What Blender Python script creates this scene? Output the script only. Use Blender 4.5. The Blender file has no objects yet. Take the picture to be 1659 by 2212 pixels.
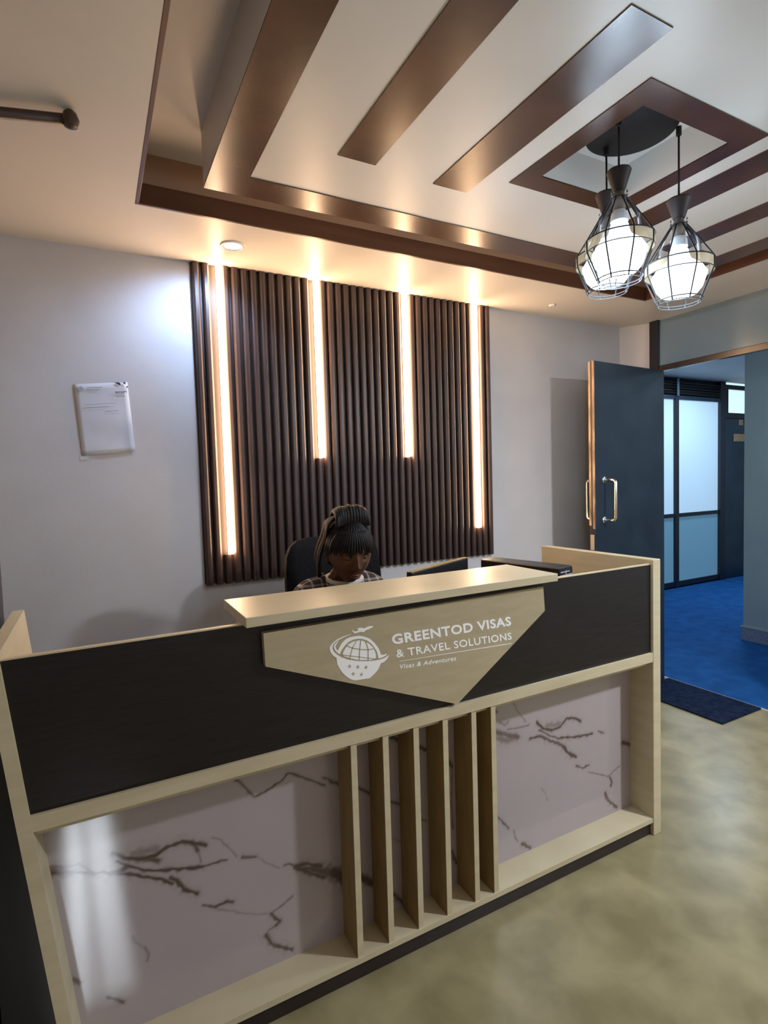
import bpy, bmesh, math, random
import numpy as np
from mathutils import Vector, Matrix, noise
from mathutils.geometry import tessellate_polygon
random.seed(7)
scene = bpy.context.scene
COL = scene.collection

# ------------------------------------------------------------------ camera
cam_data = bpy.data.cameras.new('camera')
cam = bpy.data.objects.new('camera', cam_data)
COL.objects.link(cam)
cam_data.sensor_fit = 'HORIZONTAL'
cam_data.sensor_width = 36.0
cam_data.lens = 1184.84 / 1659.0 * 36.0
cam_data.clip_start = 0.05
YAW, PITCH, ROLL = 0.4855, -0.0556, -0.0305
fwd = Vector((math.sin(YAW) * math.cos(PITCH), math.cos(YAW) * math.cos(PITCH), math.sin(PITCH)))
rt = Vector((math.cos(YAW), -math.sin(YAW), 0.0))
up = rt.cross(fwd)
right = rt * math.cos(ROLL) + up * math.sin(ROLL)
up2 = up * math.cos(ROLL) - rt * math.sin(ROLL)
cam.matrix_world = Matrix(((right.x, up2.x, -fwd.x, 0.0), (right.y, up2.y, -fwd.y, 0.0), (right.z, up2.z, -fwd.z, 1.55), (0, 0, 0, 1)))
scene.camera = cam

# ------------------------------------------------------------------ world, view
world = bpy.data.worlds.new('daylight')
scene.world = world
world.use_nodes = True
bg = world.node_tree.nodes['Background']
bg.inputs[0].default_value = (0.62, 0.78, 1.0, 1)
bg.inputs[1].default_value = 3.0
vs = scene.view_settings
vs.view_transform = 'Standard'
vs.look = 'None'
vs.gamma = 1.0
vs.use_curve_mapping = False
vs.exposure = 0.12

WARM = (1.0, 0.64, 0.37)
COOL = (0.66, 0.83, 1.0)
LED_STRENGTH = 36.0
BULB_STRENGTH = 7.5
BULB_POINT = 6.0
DOWNLIGHT_POWER = 28.0
CORRIDOR_POWER = 60.0
REAR_POWER = 5.0
KEY_POWER = 85.0


def area_light(name, loc, size, power, color, rot=(0, 0, 0), sy=None, spread=math.pi):
    d = bpy.data.lights.new(name, 'AREA')
    d.energy = power
    d.color = color
    d.size = size
    d.spread = spread
    if sy:
        d.shape = 'RECTANGLE'
        d.size_y = sy
    o = bpy.data.objects.new(name, d)
    COL.objects.link(o)
    o.location = loc
    o.rotation_euler = rot
    return o


# low sun through the narrow window behind the photographer
sun_data = bpy.data.lights.new('sun', 'SUN')
sun_data.energy = 7.0
sun_data.angle = math.radians(0.8)
sun_data.color = (0.90, 0.95, 1.0)
sun = bpy.data.objects.new('sun', sun_data)
COL.objects.link(sun)
sun.rotation_euler = Vector((0.055, 1.0, -0.64)).to_track_quat('-Z', 'Y').to_euler()

# added fill and a downlight behind the photographer, ceiling panels in the corridor (downward)
area_light('reception_fill_light', (1.3, -1.2, 2.63), 0.6, REAR_POWER, (1.0, 0.80, 0.60), sy=0.6)  # unseen fill added to lift the room's ambient level, no panel there
area_light('key_downlight', (2.95, -0.16, 2.64), 0.17, KEY_POWER, (0.86, 0.90, 1.0))
area_light('corridor_panel_light', (6.9, 3.7, 2.78), 0.9, CORRIDOR_POWER, (0.60, 0.81, 1.0), sy=0.5)
area_light('passage_panel_light', (4.5, 1.2, 2.78), 0.5, CORRIDOR_POWER * 0.45, (0.62, 0.83, 1.0), sy=0.9)

# ------------------------------------------------------------------ measured outlines (metres, in the plane of each print)
VEINS = [(0.0059,1,[(-0.158, 0.587),(-0.118, 0.57),(-0.034, 0.536),(0.039, 0.505),(0.107, 0.469),(0.136, 0.441)]),
 (0.0187,0.75,[(-0.158, 0.59),(-0.135, 0.579),(-0.116, 0.57)]),
 (0.0042,0.7,[(-0.157, 0.603),(-0.117, 0.584),(-0.086, 0.579),(-0.065, 0.556)]),
 (0.0076,1,[(-0.004, 0.584),(0.023, 0.558),(0.061, 0.539),(0.1, 0.539),(0.131, 0.553),(0.168, 0.554),(0.204, 0.538),(0.23, 0.522)]),
 (0.017,0.5,[(0.047, 0.559),(0.071, 0.558),(0.101, 0.554)]),
 (0.0119,0.9,[(0.051, 0.545),(0.08, 0.536),(0.104, 0.521)]),
 (0.0068,0.9,[(0.196, 0.544),(0.209, 0.515)]),
 (0.0034,0.5,[(0.209, 0.515),(0.217, 0.477)]),
 (0.0042,1,[(0.004, 0.554),(0.031, 0.531),(0.069, 0.508),(0.123, 0.488)]),
 (0.0068,1,[(0.123, 0.488),(0.179, 0.473),(0.222, 0.462)]),
 (0.0034,0.9,[(0.222, 0.462),(0.243, 0.459),(0.288, 0.454)]),
 (0.0093,1,[(-0.016, 0.529),(0.012, 0.524),(0.026, 0.532)]),
 (0.0021,0.45,[(0.247, 0.539),(0.268, 0.526),(0.3, 0.48),(0.316, 0.456)]),
 (0.0059,0.8,[(0.333, 0.449),(0.356, 0.443),(0.373, 0.439)]),
 (0.0021,0.4,[(0.373, 0.439),(0.408, 0.404),(0.443, 0.373)]),
 (0.0051,0.8,[(0.459, 0.376),(0.474, 0.375),(0.493, 0.361)]),
 (0.0085,1,[(0.132, 0.46),(0.149, 0.444),(0.166, 0.412),(0.199, 0.387)]),
 (0.0042,0.8,[(0.214, 0.348),(0.248, 0.33)]),
 (0.0059,0.9,[(0.251, 0.329),(0.282, 0.331),(0.299, 0.324)]),
 (0.0021,0.4,[(0.248, 0.324),(0.303, 0.295),(0.383, 0.25),(0.419, 0.242)]),
 (0.0034,0.6,[(0.419, 0.245),(0.444, 0.253),(0.483, 0.27)]),
 (0.0068,0.9,[(0.413, 0.238),(0.424, 0.218),(0.439, 0.206),(0.423, 0.196)]),
 (0.0025,0.6,[(0.423, 0.196),(0.402, 0.187)]),
 (0.0093,0.9,[(0.393, 0.178),(0.409, 0.143),(0.439, 0.123),(0.469, 0.1)]),
 (0.0034,0.8,[(0.316, 0.697),(0.337, 0.676),(0.376, 0.622)]),
 (0.0034,0.9,[(0.376, 0.622),(0.417, 0.628),(0.461, 0.646),(0.48, 0.662)]),
 (0.0042,0.9,[(0.48, 0.662),(0.536, 0.63),(0.599, 0.593)]),
 (0.0034,0.5,[(0.06, 0.291),(0.068, 0.27),(0.063, 0.25)]),
 (0.0025,0.3,[(0.031, 0.332),(0.039, 0.311),(0.06, 0.291)]),
 (0.0068,0.8,[(-0.114, 0.282),(-0.098, 0.263)]),
 (0.0051,0.8,[(-0.034, 0.189),(0.002, 0.158)]),
 (0.0102,0.9,[(0.493, 0.361),(0.537, 0.354),(0.576, 0.333)]),
 (0.0102,0.9,[(0.493, 0.36),(0.536, 0.326),(0.587, 0.29)]),
 (0.0136,0.8,[(0.524, 0.343),(0.562, 0.325),(0.588, 0.31)]),
 (0.017,0.85,[(0.55, 0.332),(0.602, 0.301),(0.655, 0.261)]),
 (0.0289,0.85,[(0.588, 0.31),(0.63, 0.291),(0.666, 0.249)]),
 (0.0204,0.9,[(0.696, 0.252),(0.734, 0.223),(0.772, 0.191)]),
 (0.0085,0.8,[(0.772, 0.191),(0.834, 0.14),(0.878, 0.085)]),
 (0.0051,0.8,[(0.6, 0.617),(0.649, 0.582),(0.707, 0.555),(0.76, 0.518),(0.829, 0.468),(0.873, 0.444)]),
 (0.0034,0.6,[(0.873, 0.444),(0.926, 0.396),(0.955, 0.364),(0.976, 0.351)]),
 (0.0025,0.4,[(0.841, 0.335),(0.869, 0.311),(0.915, 0.302)]),
 (0.0085,0.9,[(0.825, 0.699),(0.869, 0.671),(0.909, 0.644),(0.95, 0.623),(0.98, 0.607),(1.027, 0.583),(1.071, 0.556),(1.088, 0.516)]),
 (0.0034,0.6,[(1.088, 0.516),(1.086, 0.384),(1.089, 0.282)]),
 (0.0059,0.8,[(1.078, 0.207),(1.098, 0.152)]),
 (0.0076,1,[(1.498, 0.582),(1.531, 0.549),(1.576, 0.533),(1.622, 0.54),(1.658, 0.562),(1.712, 0.545),(1.736, 0.526)]),
 (0.0153,0.5,[(1.548, 0.557),(1.588, 0.552),(1.623, 0.553)]),
 (0.0076,0.9,[(1.463, 0.527),(1.519, 0.521),(1.564, 0.488),(1.61, 0.47),(1.639, 0.449)]),
 (0.0093,1,[(1.639, 0.449),(1.668, 0.413),(1.71, 0.386)]),
 (0.0059,1,[(1.622, 0.491),(1.693, 0.473),(1.804, 0.459)]),
 (0.0042,0.9,[(1.508, 0.55),(1.564, 0.51),(1.616, 0.488)]),
 (0.0051,0.8,[(1.842, 0.459),(1.874, 0.444)]),
 (0.0068,0.9,[(1.912, 0.24),(1.925, 0.212),(1.918, 0.2)]),
 (0.0093,0.9,[(1.884, 0.177),(1.897, 0.144),(1.95, 0.097)]),
 (0.0025,0.6,[(1.777, 0.304),(1.834, 0.281),(1.898, 0.25),(1.972, 0.275)]),
 (0.0051,0.8,[(1.709, 0.348),(1.746, 0.328),(1.783, 0.332)]),
 (0.0021,0.5,[(1.368, 0.713),(1.386, 0.68),(1.406, 0.642),(1.438, 0.597)]),
 (0.0068,0.5,[(1.312, 0.626),(1.338, 0.612),(1.353, 0.621)]),
 (0.0051,0.8,[(1.288, 0.681),(1.3, 0.668)]),
 (0.0051,0.8,[(1.288, 0.265),(1.318, 0.234),(1.344, 0.201)]),
 (0.0025,0.7,[(1.37, 0.188),(1.375, 0.16),(1.39, 0.134)]),
 (0.0076,0.9,[(1.414, 0.117),(1.454, 0.085)]),
 (0.0021,0.4,[(1.515, 0.31),(1.537, 0.277),(1.548, 0.247)]),
 (0.0153,0.8,[(1.296, 0.593),(1.347, 0.568),(1.399, 0.545)]),
 (0.0187,0.6,[(1.306, 0.566),(1.346, 0.548),(1.383, 0.547)]),
 (0.0042,0.6,[(1.347, 0.589),(1.416, 0.581),(1.454, 0.584)]),
 (0.0119,0.9,[(1.994, 0.374),(2.021, 0.362),(2.052, 0.35)])]
LOGO_BOWL = [(0.657, 1.1),(0.639, 1.098),(0.625, 1.095),(0.612, 1.092),(0.6, 1.086),(0.591, 1.079),(0.586, 1.074),(0.585, 1.067),(0.586, 1.06),(0.59, 1.052),(0.596, 1.044),(0.606, 1.036),(0.606, 1.029),(0.607, 1.018),(0.613, 1.005),(0.621, 0.991),(0.632, 0.978),(0.646, 0.966),(0.654, 0.961),(0.663, 0.958),(0.672, 0.957),(0.712, 0.955),(0.728, 0.965),(0.741, 0.976),(0.747, 0.986),(0.751, 0.994),(0.76, 0.995),(0.769, 1.0),(0.776, 1.006),(0.78, 1.015),(0.774, 1.011),(0.763, 1.007),(0.748, 1.005),(0.725, 1.006),(0.695, 1.01),(0.665, 1.017),(0.639, 1.026),(0.622, 1.035),(0.607, 1.046),(0.597, 1.057),(0.593, 1.068),(0.596, 1.077),(0.602, 1.083),(0.612, 1.088),(0.625, 1.092),(0.639, 1.096)]
LOGO_DOME = [(0.616, 1.045),(0.609, 1.051),(0.601, 1.061),(0.598, 1.07),(0.601, 1.078),(0.608, 1.083),(0.616, 1.086),(0.608, 1.079),(0.603, 1.071),(0.605, 1.064),(0.61, 1.057),(0.615, 1.066),(0.624, 1.078),(0.636, 1.087),(0.65, 1.091),(0.668, 1.091),(0.683, 1.09),(0.7, 1.084),(0.717, 1.075),(0.731, 1.061),(0.743, 1.044),(0.749, 1.031),(0.752, 1.02),(0.762, 1.018),(0.774, 1.019),(0.768, 1.014),(0.756, 1.011),(0.743, 1.01),(0.742, 1.019),(0.738, 1.033),(0.729, 1.048),(0.719, 1.061),(0.706, 1.072),(0.691, 1.079),(0.677, 1.082),(0.662, 1.082),(0.647, 1.078),(0.634, 1.069),(0.623, 1.058),(0.619, 1.051)]
LOGO_GLOBE = [(0.625, 1.043),(0.629, 1.053),(0.635, 1.061),(0.645, 1.07),(0.657, 1.075),(0.67, 1.077),(0.684, 1.076),(0.697, 1.071),(0.712, 1.062),(0.725, 1.048),(0.732, 1.034),(0.735, 1.022),(0.734, 1.011),(0.717, 1.01),(0.695, 1.014),(0.674, 1.018),(0.651, 1.027),(0.63, 1.037)]
LOGO_PLANE = [(0.657, 1.111),(0.661, 1.11),(0.669, 1.105),(0.68, 1.107),(0.675, 1.113),(0.684, 1.114),(0.691, 1.113),(0.699, 1.11),(0.713, 1.114),(0.729, 1.113),(0.728, 1.11),(0.716, 1.106),(0.705, 1.104),(0.696, 1.099),(0.688, 1.102),(0.68, 1.101),(0.665, 1.1),(0.661, 1.106)]
LOGO_GRID = [(0.00145, [(0.686, 1.077),(0.683, 1.061),(0.681, 1.049),(0.678, 1.016)]),(0.00119, [(0.673, 1.079),(0.666, 1.069),(0.658, 1.059),(0.652, 1.042),(0.647, 1.024)]),(0.00145, [(0.7, 1.071),(0.706, 1.057),(0.709, 1.043),(0.708, 1.009)]),(0.00128, [(0.638, 1.069),(0.655, 1.058),(0.681, 1.049),(0.708, 1.043),(0.731, 1.043)]),(0.00111, [(0.623, 1.043),(0.651, 1.034),(0.68, 1.026),(0.71, 1.017),(0.736, 1.01)])]
LOGO_STARS = [(0.646, 1.004),(0.673, 0.997),(0.7, 0.991),(0.657, 0.979),(0.684, 0.972)]
STAR_R = 0.0068000000000000005
TXT1 = [(0.794, 1.044),(1.269, 1.033),(0.79, 1.076)]
TXT2 = [(0.807, 1.001),(1.27, 0.983),(0.804, 1.026)]
TXT3 = [(0.817, 0.963),(1.031, 0.952),(0.817, 0.977)]
TXT_RULE = [(0.816, 0.987),(1.267, 0.968),(1.267, 0.97),(0.816, 0.988)]
# ------------------------------------------------------------------ materials
def mat(name, color=(0.8, 0.8, 0.8), rough=0.5, metal=0.0, spec=0.5, emit=None, strength=0.0, ior=None, coat=0.0):
    m = bpy.data.materials.new(name)
    m.use_nodes = True
    b = m.node_tree.nodes['Principled BSDF']
    b.inputs['Base Color'].default_value = (*color, 1)
    b.inputs['Roughness'].default_value = rough
    b.inputs['Metallic'].default_value = metal
    b.inputs['Specular IOR Level'].default_value = spec
    if ior:
        b.inputs['IOR'].default_value = ior
    if coat:
        b.inputs['Coat Weight'].default_value = coat
        b.inputs['Coat Roughness'].default_value = 0.08
    if emit:
        b.inputs['Emission Color'].default_value = (*emit, 1)
        b.inputs['Emission Strength'].default_value = strength
    return m


def nodes(m):
    nt = m.node_tree
    return nt, nt.nodes, nt.links, nt.nodes['Principled BSDF']


def vary(m, c1, c2, scale=5.0, stretch=(1, 1, 1), detail=4.0, rough=None, bump=0.0, lo=0.35, hi=0.65, bumpscale=None, distort=0.0):
    """noise mix between two colours in object space, with optional fine relief"""
    nt, N, L, b = nodes(m)
    tc = N.new('ShaderNodeTexCoord')
    mp = N.new('ShaderNodeMapping')
    mp.inputs['Scale'].default_value = stretch
    L.new(tc.outputs['Object'], mp.inputs['Vector'])
    nz = N.new('ShaderNodeTexNoise')
    nz.inputs['Scale'].default_value = scale
    nz.inputs['Detail'].default_value = detail
    nz.inputs['Distortion'].default_value = distort
    L.new(mp.outputs[0], nz.inputs['Vector'])
    cr = N.new('ShaderNodeValToRGB')
    cr.color_ramp.elements[0].position = lo
    cr.color_ramp.elements[1].position = hi
    cr.color_ramp.elements[0].color = (*c1, 1)
    cr.color_ramp.elements[1].color = (*c2, 1)
    L.new(nz.outputs['Fac'], cr.inputs['Fac'])
    L.new(cr.outputs['Color'], b.inputs['Base Color'])
    if bump:
        nb = N.new('ShaderNodeTexNoise')
        nb.inputs['Scale'].default_value = bumpscale or scale * 4
        nb.inputs['Detail'].default_value = 3
        L.new(mp.outputs[0], nb.inputs['Vector'])
        bp = N.new('ShaderNodeBump')
        bp.inputs['Strength'].default_value = bump
        bp.inputs['Distance'].default_value = 0.01
        L.new(nb.outputs['Fac'], bp.inputs['Height'])
        L.new(bp.outputs['Normal'], b.inputs['Normal'])
    return m


M = {}
M['wall'] = vary(mat('wall_paint', rough=0.6, spec=0.3), (0.60, 0.575, 0.57), (0.65, 0.625, 0.62), 2.5, bump=0.05, bumpscale=60)
M['ceiling'] = vary(mat('ceiling_paint', rough=0.42, spec=0.5), (0.66, 0.61, 0.54), (0.70, 0.65, 0.58), 1.5, bump=0.06, bumpscale=3)
M['island'] = vary(mat('island_gloss_paint', rough=0.38, spec=0.5), (0.66, 0.64, 0.60), (0.70, 0.68, 0.64), 1.5, bump=0.05, bumpscale=2.5)
M['copper'] = vary(mat('brown_gloss_wood', rough=0.27, spec=0.7), (0.050, 0.019, 0.009), (0.100, 0.040, 0.017), 3, (1, 1, 1), bump=0.18, bumpscale=2.6)
M['fascia'] = vary(mat('dark_brown_wood', rough=0.38, spec=0.45), (0.075, 0.028, 0.013), (0.11, 0.042, 0.020), 6, (0.3, 1, 3))
M['riser'] = mat('mid_brown_paint', (0.34, 0.215, 0.14), 0.4)
M['bluewall'] = vary(mat('blue_grey_gloss_paint', rough=0.22, spec=0.5), (0.35, 0.40, 0.40), (0.39, 0.44, 0.44), 2)
M['floor'] = vary(mat('mottled_vinyl', rough=0.30, spec=0.5), (0.205, 0.168, 0.080), (0.32, 0.27, 0.142), 5.5, (1, 1, 1), detail=7, lo=0.36, hi=0.66, distort=0.3)
M['bluefloor'] = vary(mat('blue_carpet', rough=0.85, spec=0.1), (0.008, 0.06, 0.20), (0.012, 0.085, 0.26), 8, bump=0.3, bumpscale=300)
M['mat'] = vary(mat('door_mat_pile', rough=0.95, spec=0.05), (0.006, 0.012, 0.035), (0.016, 0.024, 0.05), 30, bump=0.5, bumpscale=260)
M['cream'] = vary(mat('cream_laminate', rough=0.36, spec=0.4), (0.53, 0.455, 0.295), (0.585, 0.51, 0.34), 5, (1, 1, 6), detail=3)
M['creamside'] = vary(mat('cream_laminate_side', rough=0.4, spec=0.4), (0.60, 0.50, 0.32), (0.66, 0.56, 0.375), 5, (1, 1, 6), detail=3)
M['slatwood'] = vary(mat('oak_divider', rough=0.5, spec=0.3), (0.25, 0.165, 0.065), (0.31, 0.21, 0.09), 7, (6, 6, 1), detail=4)
M['black'] = vary(mat('black_brown_laminate', rough=0.36, spec=0.4), (0.0075, 0.0050, 0.0048), (0.014, 0.0095, 0.009), 14, (0.6, 1, 8), detail=5, bump=0.12, bumpscale=90)
M['plinth'] = mat('plinth_laminate', (0.022, 0.014, 0.013), 0.45)
M['rib'] = vary(mat('ribbed_wpc', rough=0.42, spec=0.5), (0.036, 0.021, 0.018), (0.056, 0.033, 0.027), 9, (6, 6, 0.5), detail=5)
M['ribback'] = mat('panel_backing', (0.028, 0.017, 0.015), 0.5)
M['led'] = mat('led_diffuser', (1, 1, 1), 0.4, emit=WARM, strength=LED_STRENGTH)
M['white'] = mat('white_print', (0.97, 0.97, 0.97), 0.5)
M['signboard'] = vary(mat('beige_sign_board', rough=0.33, spec=0.4), (0.42, 0.355, 0.22), (0.46, 0.39, 0.25), 8, (1, 1, 5))
M['darkmetal'] = mat('black_powder_coat', (0.010, 0.009, 0.010), 0.55, 0.0, 0.3)
M['darkcone'] = vary(mat('dark_walnut_cap', rough=0.5, spec=0.4), (0.017, 0.012, 0.012), (0.03, 0.021, 0.02), 30, (1, 1, 0.2))
M['bulb'] = mat('bulb_glow', (1, 1, 1), 0.3, emit=COOL, strength=BULB_STRENGTH)
M['bulbbase'] = mat('bulb_plastic_base', (0.75, 0.78, 0.8), 0.35)
M['socket'] = mat('ribbed_brown_socket', (0.13, 0.10, 0.075), 0.5)
M['chrome'] = mat('brushed_steel', (0.80, 0.72, 0.60), 0.25, 1.0)
M['rose'] = mat('steel_rose', (0.6, 0.66, 0.74), 0.28, 1.0)
M['navy'] = vary(mat('navy_door_laminate', rough=0.32, spec=0.5), (0.013, 0.022, 0.038), (0.022, 0.035, 0.055), 4, bump=0.03, bumpscale=80)
M['frame'] = mat('dark_door_frame', (0.016, 0.015, 0.02), 0.35)
M['bronze'] = vary(mat('bronze_brown_frame', rough=0.22, spec=0.7), (0.03, 0.016, 0.011), (0.06, 0.03, 0.018), 6)
M['veneer'] = vary(mat('worn_edge_veneer', rough=0.4, spec=0.4), (0.22, 0.13, 0.065), (0.58, 0.40, 0.24), 30, (1, 1, 0.25), detail=6)
M['plate'] = mat('strike_plate', (0.62, 0.52, 0.38), 0.35, 0.6)
M['paper'] = vary(mat('white_paper', rough=0.55, spec=0.3), (0.66, 0.66, 0.70), (0.71, 0.71, 0.75), 6)
M['ink'] = mat('dark_ink', (0.02, 0.035, 0.07), 0.6)
M['greyink'] = mat('grey_ink', (0.42, 0.42, 0.44), 0.6)
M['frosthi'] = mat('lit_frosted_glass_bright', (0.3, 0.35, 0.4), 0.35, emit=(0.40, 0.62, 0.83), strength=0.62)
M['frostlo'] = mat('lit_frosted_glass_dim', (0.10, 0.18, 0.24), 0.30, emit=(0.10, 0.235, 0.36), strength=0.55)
M['transom'] = mat('lit_transom_glass', (0.3, 0.35, 0.4), 0.35, emit=(0.62, 0.85, 0.88), strength=1.0)
M['signplate'] = vary(mat('bronze_name_plate', rough=0.4), (0.30, 0.17, 0.09), (0.42, 0.27, 0.15), 30)
M['leather'] = mat('black_leather', (0.010, 0.010, 0.012), 0.38)
M['chairfabric'] = vary(mat('black_mesh_fabric', rough=0.75, spec=0.12), (0.006, 0.005, 0.006), (0.010, 0.009, 0.010), 60)
M['plastic'] = mat('black_plastic', (0.014, 0.013, 0.014), 0.35)
M['screen'] = mat('dark_screen', (0.01, 0.012, 0.02), 0.15)
M['skin'] = vary(mat('brown_skin', rough=0.5, spec=0.35), (0.075, 0.030, 0.012), (0.10, 0.042, 0.017), 14)
M['hair'] = vary(mat('black_hair', rough=0.5, spec=0.22), (0.006, 0.005, 0.005), (0.016, 0.012, 0.011), 90)
M['eyewhite'] = mat('eye_white', (0.11, 0.085, 0.07), 0.6, spec=0.2)
M['iris'] = mat('dark_iris', (0.012, 0.006, 0.004), 0.2)
M['lips'] = mat('lips', (0.13, 0.035, 0.025), 0.4)
M['collar'] = mat('white_undershirt', (0.55, 0.53, 0.5), 0.7)
M['denim'] = mat('dark_trousers', (0.012, 0.016, 0.03), 0.8)
M['shoe'] = mat('black_shoe', (0.01, 0.01, 0.01), 0.4)
M['lensglow'] = mat('downlight_lens', (1, 1, 1), 0.4, emit=(0.80, 0.9, 1.0), strength=16)
M['whitetrim'] = mat('white_trim_ring', (0.7, 0.66, 0.6), 0.35)
M['rod'] = mat('dark_brown_rod', (0.055, 0.028, 0.020), 0.35)
M['skirting'] = vary(mat('grey_skirting', rough=0.5), (0.20, 0.22, 0.30), (0.28, 0.30, 0.38), 60)
M['glass_frame'] = mat('aluminium_frame', (0.25, 0.32, 0.4), 0.3, 0.8)
M['threshold'] = mat('pale_threshold', (0.5, 0.46, 0.42), 0.4)


def plaid():
    m = mat('plaid_shirt', rough=0.8, spec=0.2)
    nt, N, L, b = nodes(m)
    tc = N.new('ShaderNodeTexCoord')
    sep = N.new('ShaderNodeSeparateXYZ')
    L.new(tc.outputs['Object'], sep.inputs[0])

    def stripes(sock, period, width):
        a = N.new('ShaderNodeMath'); a.operation = 'MULTIPLY'; a.inputs[1].default_value = 1 / period
        L.new(sock, a.inputs[0])
        f = N.new('ShaderNodeMath'); f.operation = 'FRACT'; L.new(a.outputs[0], f.inputs[0])
        l = N.new('ShaderNodeMath'); l.operation = 'LESS_THAN'; l.inputs[1].default_value = width
        L.new(f.outputs[0], l.inputs[0])
        return l.outputs[0]
    s1 = stripes(sep.outputs[0], 0.042, 0.22)
    s2 = stripes(sep.outputs[2], 0.042, 0.22)
    s3 = stripes(sep.outputs[1], 0.042, 0.18)
    ad = N.new('ShaderNodeMath'); ad.operation = 'ADD'; L.new(s1, ad.inputs[0]); L.new(s2, ad.inputs[1])
    ad2 = N.new('ShaderNodeMath'); ad2.operation = 'ADD'; L.new(ad.outputs[0], ad2.inputs[0]); L.new(s3, ad2.inputs[1])
    dv = N.new('ShaderNodeMath'); dv.operation = 'DIVIDE'; dv.inputs[1].default_value = 3; L.new(ad2.outputs[0], dv.inputs[0])
    cr = N.new('ShaderNodeValToRGB')
    cr.color_ramp.elements[0].color = (0.035, 0.022, 0.020, 1)
    cr.color_ramp.elements[1].color = (0.42, 0.36, 0.32, 1)
    cr.color_ramp.elements[1].position = 0.75
    L.new(dv.outputs[0], cr.inputs['Fac'])
    L.new(cr.outputs[0], b.inputs['Base Color'])
    return m


M['plaid'] = plaid()


def thin_glass(name, tint=(0.95, 0.97, 1.0)):
    m = bpy.data.materials.new(name)
    m.use_nodes = True
    nt = m.node_tree
    N, L = nt.nodes, nt.links
    N.clear()
    out = N.new('ShaderNodeOutputMaterial')
    tr = N.new('ShaderNodeBsdfTransparent'); tr.inputs[0].default_value = (*tint, 1)
    gl = N.new('ShaderNodeBsdfGlossy'); gl.inputs['Roughness'].default_value = 0.12
    lw = N.new('ShaderNodeLayerWeight'); lw.inputs['Blend'].default_value = 0.16
    mx = N.new('ShaderNodeMixShader')
    L.new(lw.outputs['Fresnel'], mx.inputs[0])
    L.new(tr.outputs[0], mx.inputs[1]); L.new(gl.outputs[0], mx.inputs[2])
    L.new(mx.outputs[0], out.inputs[0])
    return m


M['glass'] = thin_glass('clear_glass')


def hazy_glass():
    m = mat('hazy_transom_glass', (0.24, 0.32, 0.36), 0.15)
    nt, N, L, b = nodes(m)
    tr = N.new('ShaderNodeBsdfTransparent')
    m2 = N.new('ShaderNodeMixShader'); m2.inputs[0].default_value = 0.45
    L.new(b.outputs[0], m2.inputs[1]); L.new(tr.outputs[0], m2.inputs[2])
    L.new(m2.outputs[0], nt.nodes['Material Output'].inputs[0])
    return m


M['hazy'] = hazy_glass()
def mesh_band():
    m = mat('champagne_mesh_band', (0.26, 0.20, 0.12), 0.5)
    nt, N, L, b = nodes(m)
    tr = N.new('ShaderNodeBsdfTransparent')
    tl = N.new('ShaderNodeBsdfTranslucent'); tl.inputs[0].default_value = (0.32, 0.24, 0.14, 1)
    m1 = N.new('ShaderNodeMixShader'); m1.inputs[0].default_value = 0.35
    m2 = N.new('ShaderNodeMixShader'); m2.inputs[0].default_value = 0.28
    L.new(b.outputs[0], m1.inputs[1]); L.new(tl.outputs[0], m1.inputs[2])
    L.new(m1.outputs[0], m2.inputs[1]); L.new(tr.outputs[0], m2.inputs[2])
    L.new(m2.outputs[0], nt.nodes['Material Output'].inputs[0])
    return m


M['smoked'] = mesh_band()


def marble_mat():
    m = mat('marble_laminate', rough=0.10, spec=0.75)
    nt, N, L, b = nodes(m)
    at = N.new('ShaderNodeAttribute'); at.attribute_name = 'vein'
    tc = N.new('ShaderNodeTexCoord')
    nz = N.new('ShaderNodeTexNoise'); nz.inputs['Scale'].default_value = 45; nz.inputs['Detail'].default_value = 5
    L.new(tc.outputs['Object'], nz.inputs['Vector'])
    cl = N.new('ShaderNodeTexNoise'); cl.inputs['Scale'].default_value = 2.2; cl.inputs['Detail'].default_value = 3
    L.new(tc.outputs['Object'], cl.inputs['Vector'])
    base = N.new('ShaderNodeMix'); base.data_type = 'RGBA'
    base.inputs['A'].default_value = (0.365, 0.32, 0.335, 1)
    base.inputs['B'].default_value = (0.44, 0.395, 0.41, 1)
    L.new(cl.outputs['Fac'], base.inputs['Factor'])
    vc = N.new('ShaderNodeMix'); vc.data_type = 'RGBA'
    vc.inputs['A'].default_value = (0.045, 0.028, 0.028, 1)
    vc.inputs['B'].default_value = (0.14, 0.09, 0.075, 1)
    L.new(nz.outputs['Fac'], vc.inputs['Factor'])
    mx = N.new('ShaderNodeMix'); mx.data_type = 'RGBA'
    mul = N.new('ShaderNodeMath'); mul.operation = 'MULTIPLY_ADD'
    mul.inputs[1].default_value = 0.6; mul.inputs[2].default_value = 0.75
    L.new(nz.outputs['Fac'], mul.inputs[0])
    m2 = N.new('ShaderNodeMath'); m2.operation = 'MULTIPLY'; m2.use_clamp = True
    L.new(at.outputs['Fac'], m2.inputs[0]); L.new(mul.outputs[0], m2.inputs[1])
    L.new(m2.outputs[0], mx.inputs['Factor'])
    L.new(base.outputs['Result'], mx.inputs['A']); L.new(vc.outputs['Result'], mx.inputs['B'])
    L.new(mx.outputs['Result'], b.inputs['Base Color'])
    return m


M['marble'] = marble_mat()


# ------------------------------------------------------------------ mesh helpers
def link(name, me, m=None, parent=None):
    o = bpy.data.objects.new(name, me)
    COL.objects.link(o)
    if m is not None:
        me.materials.clear()
        me.materials.append(M[m] if isinstance(m, str) else m)
    if parent is not None:
        o.parent = parent
    return o


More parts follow.
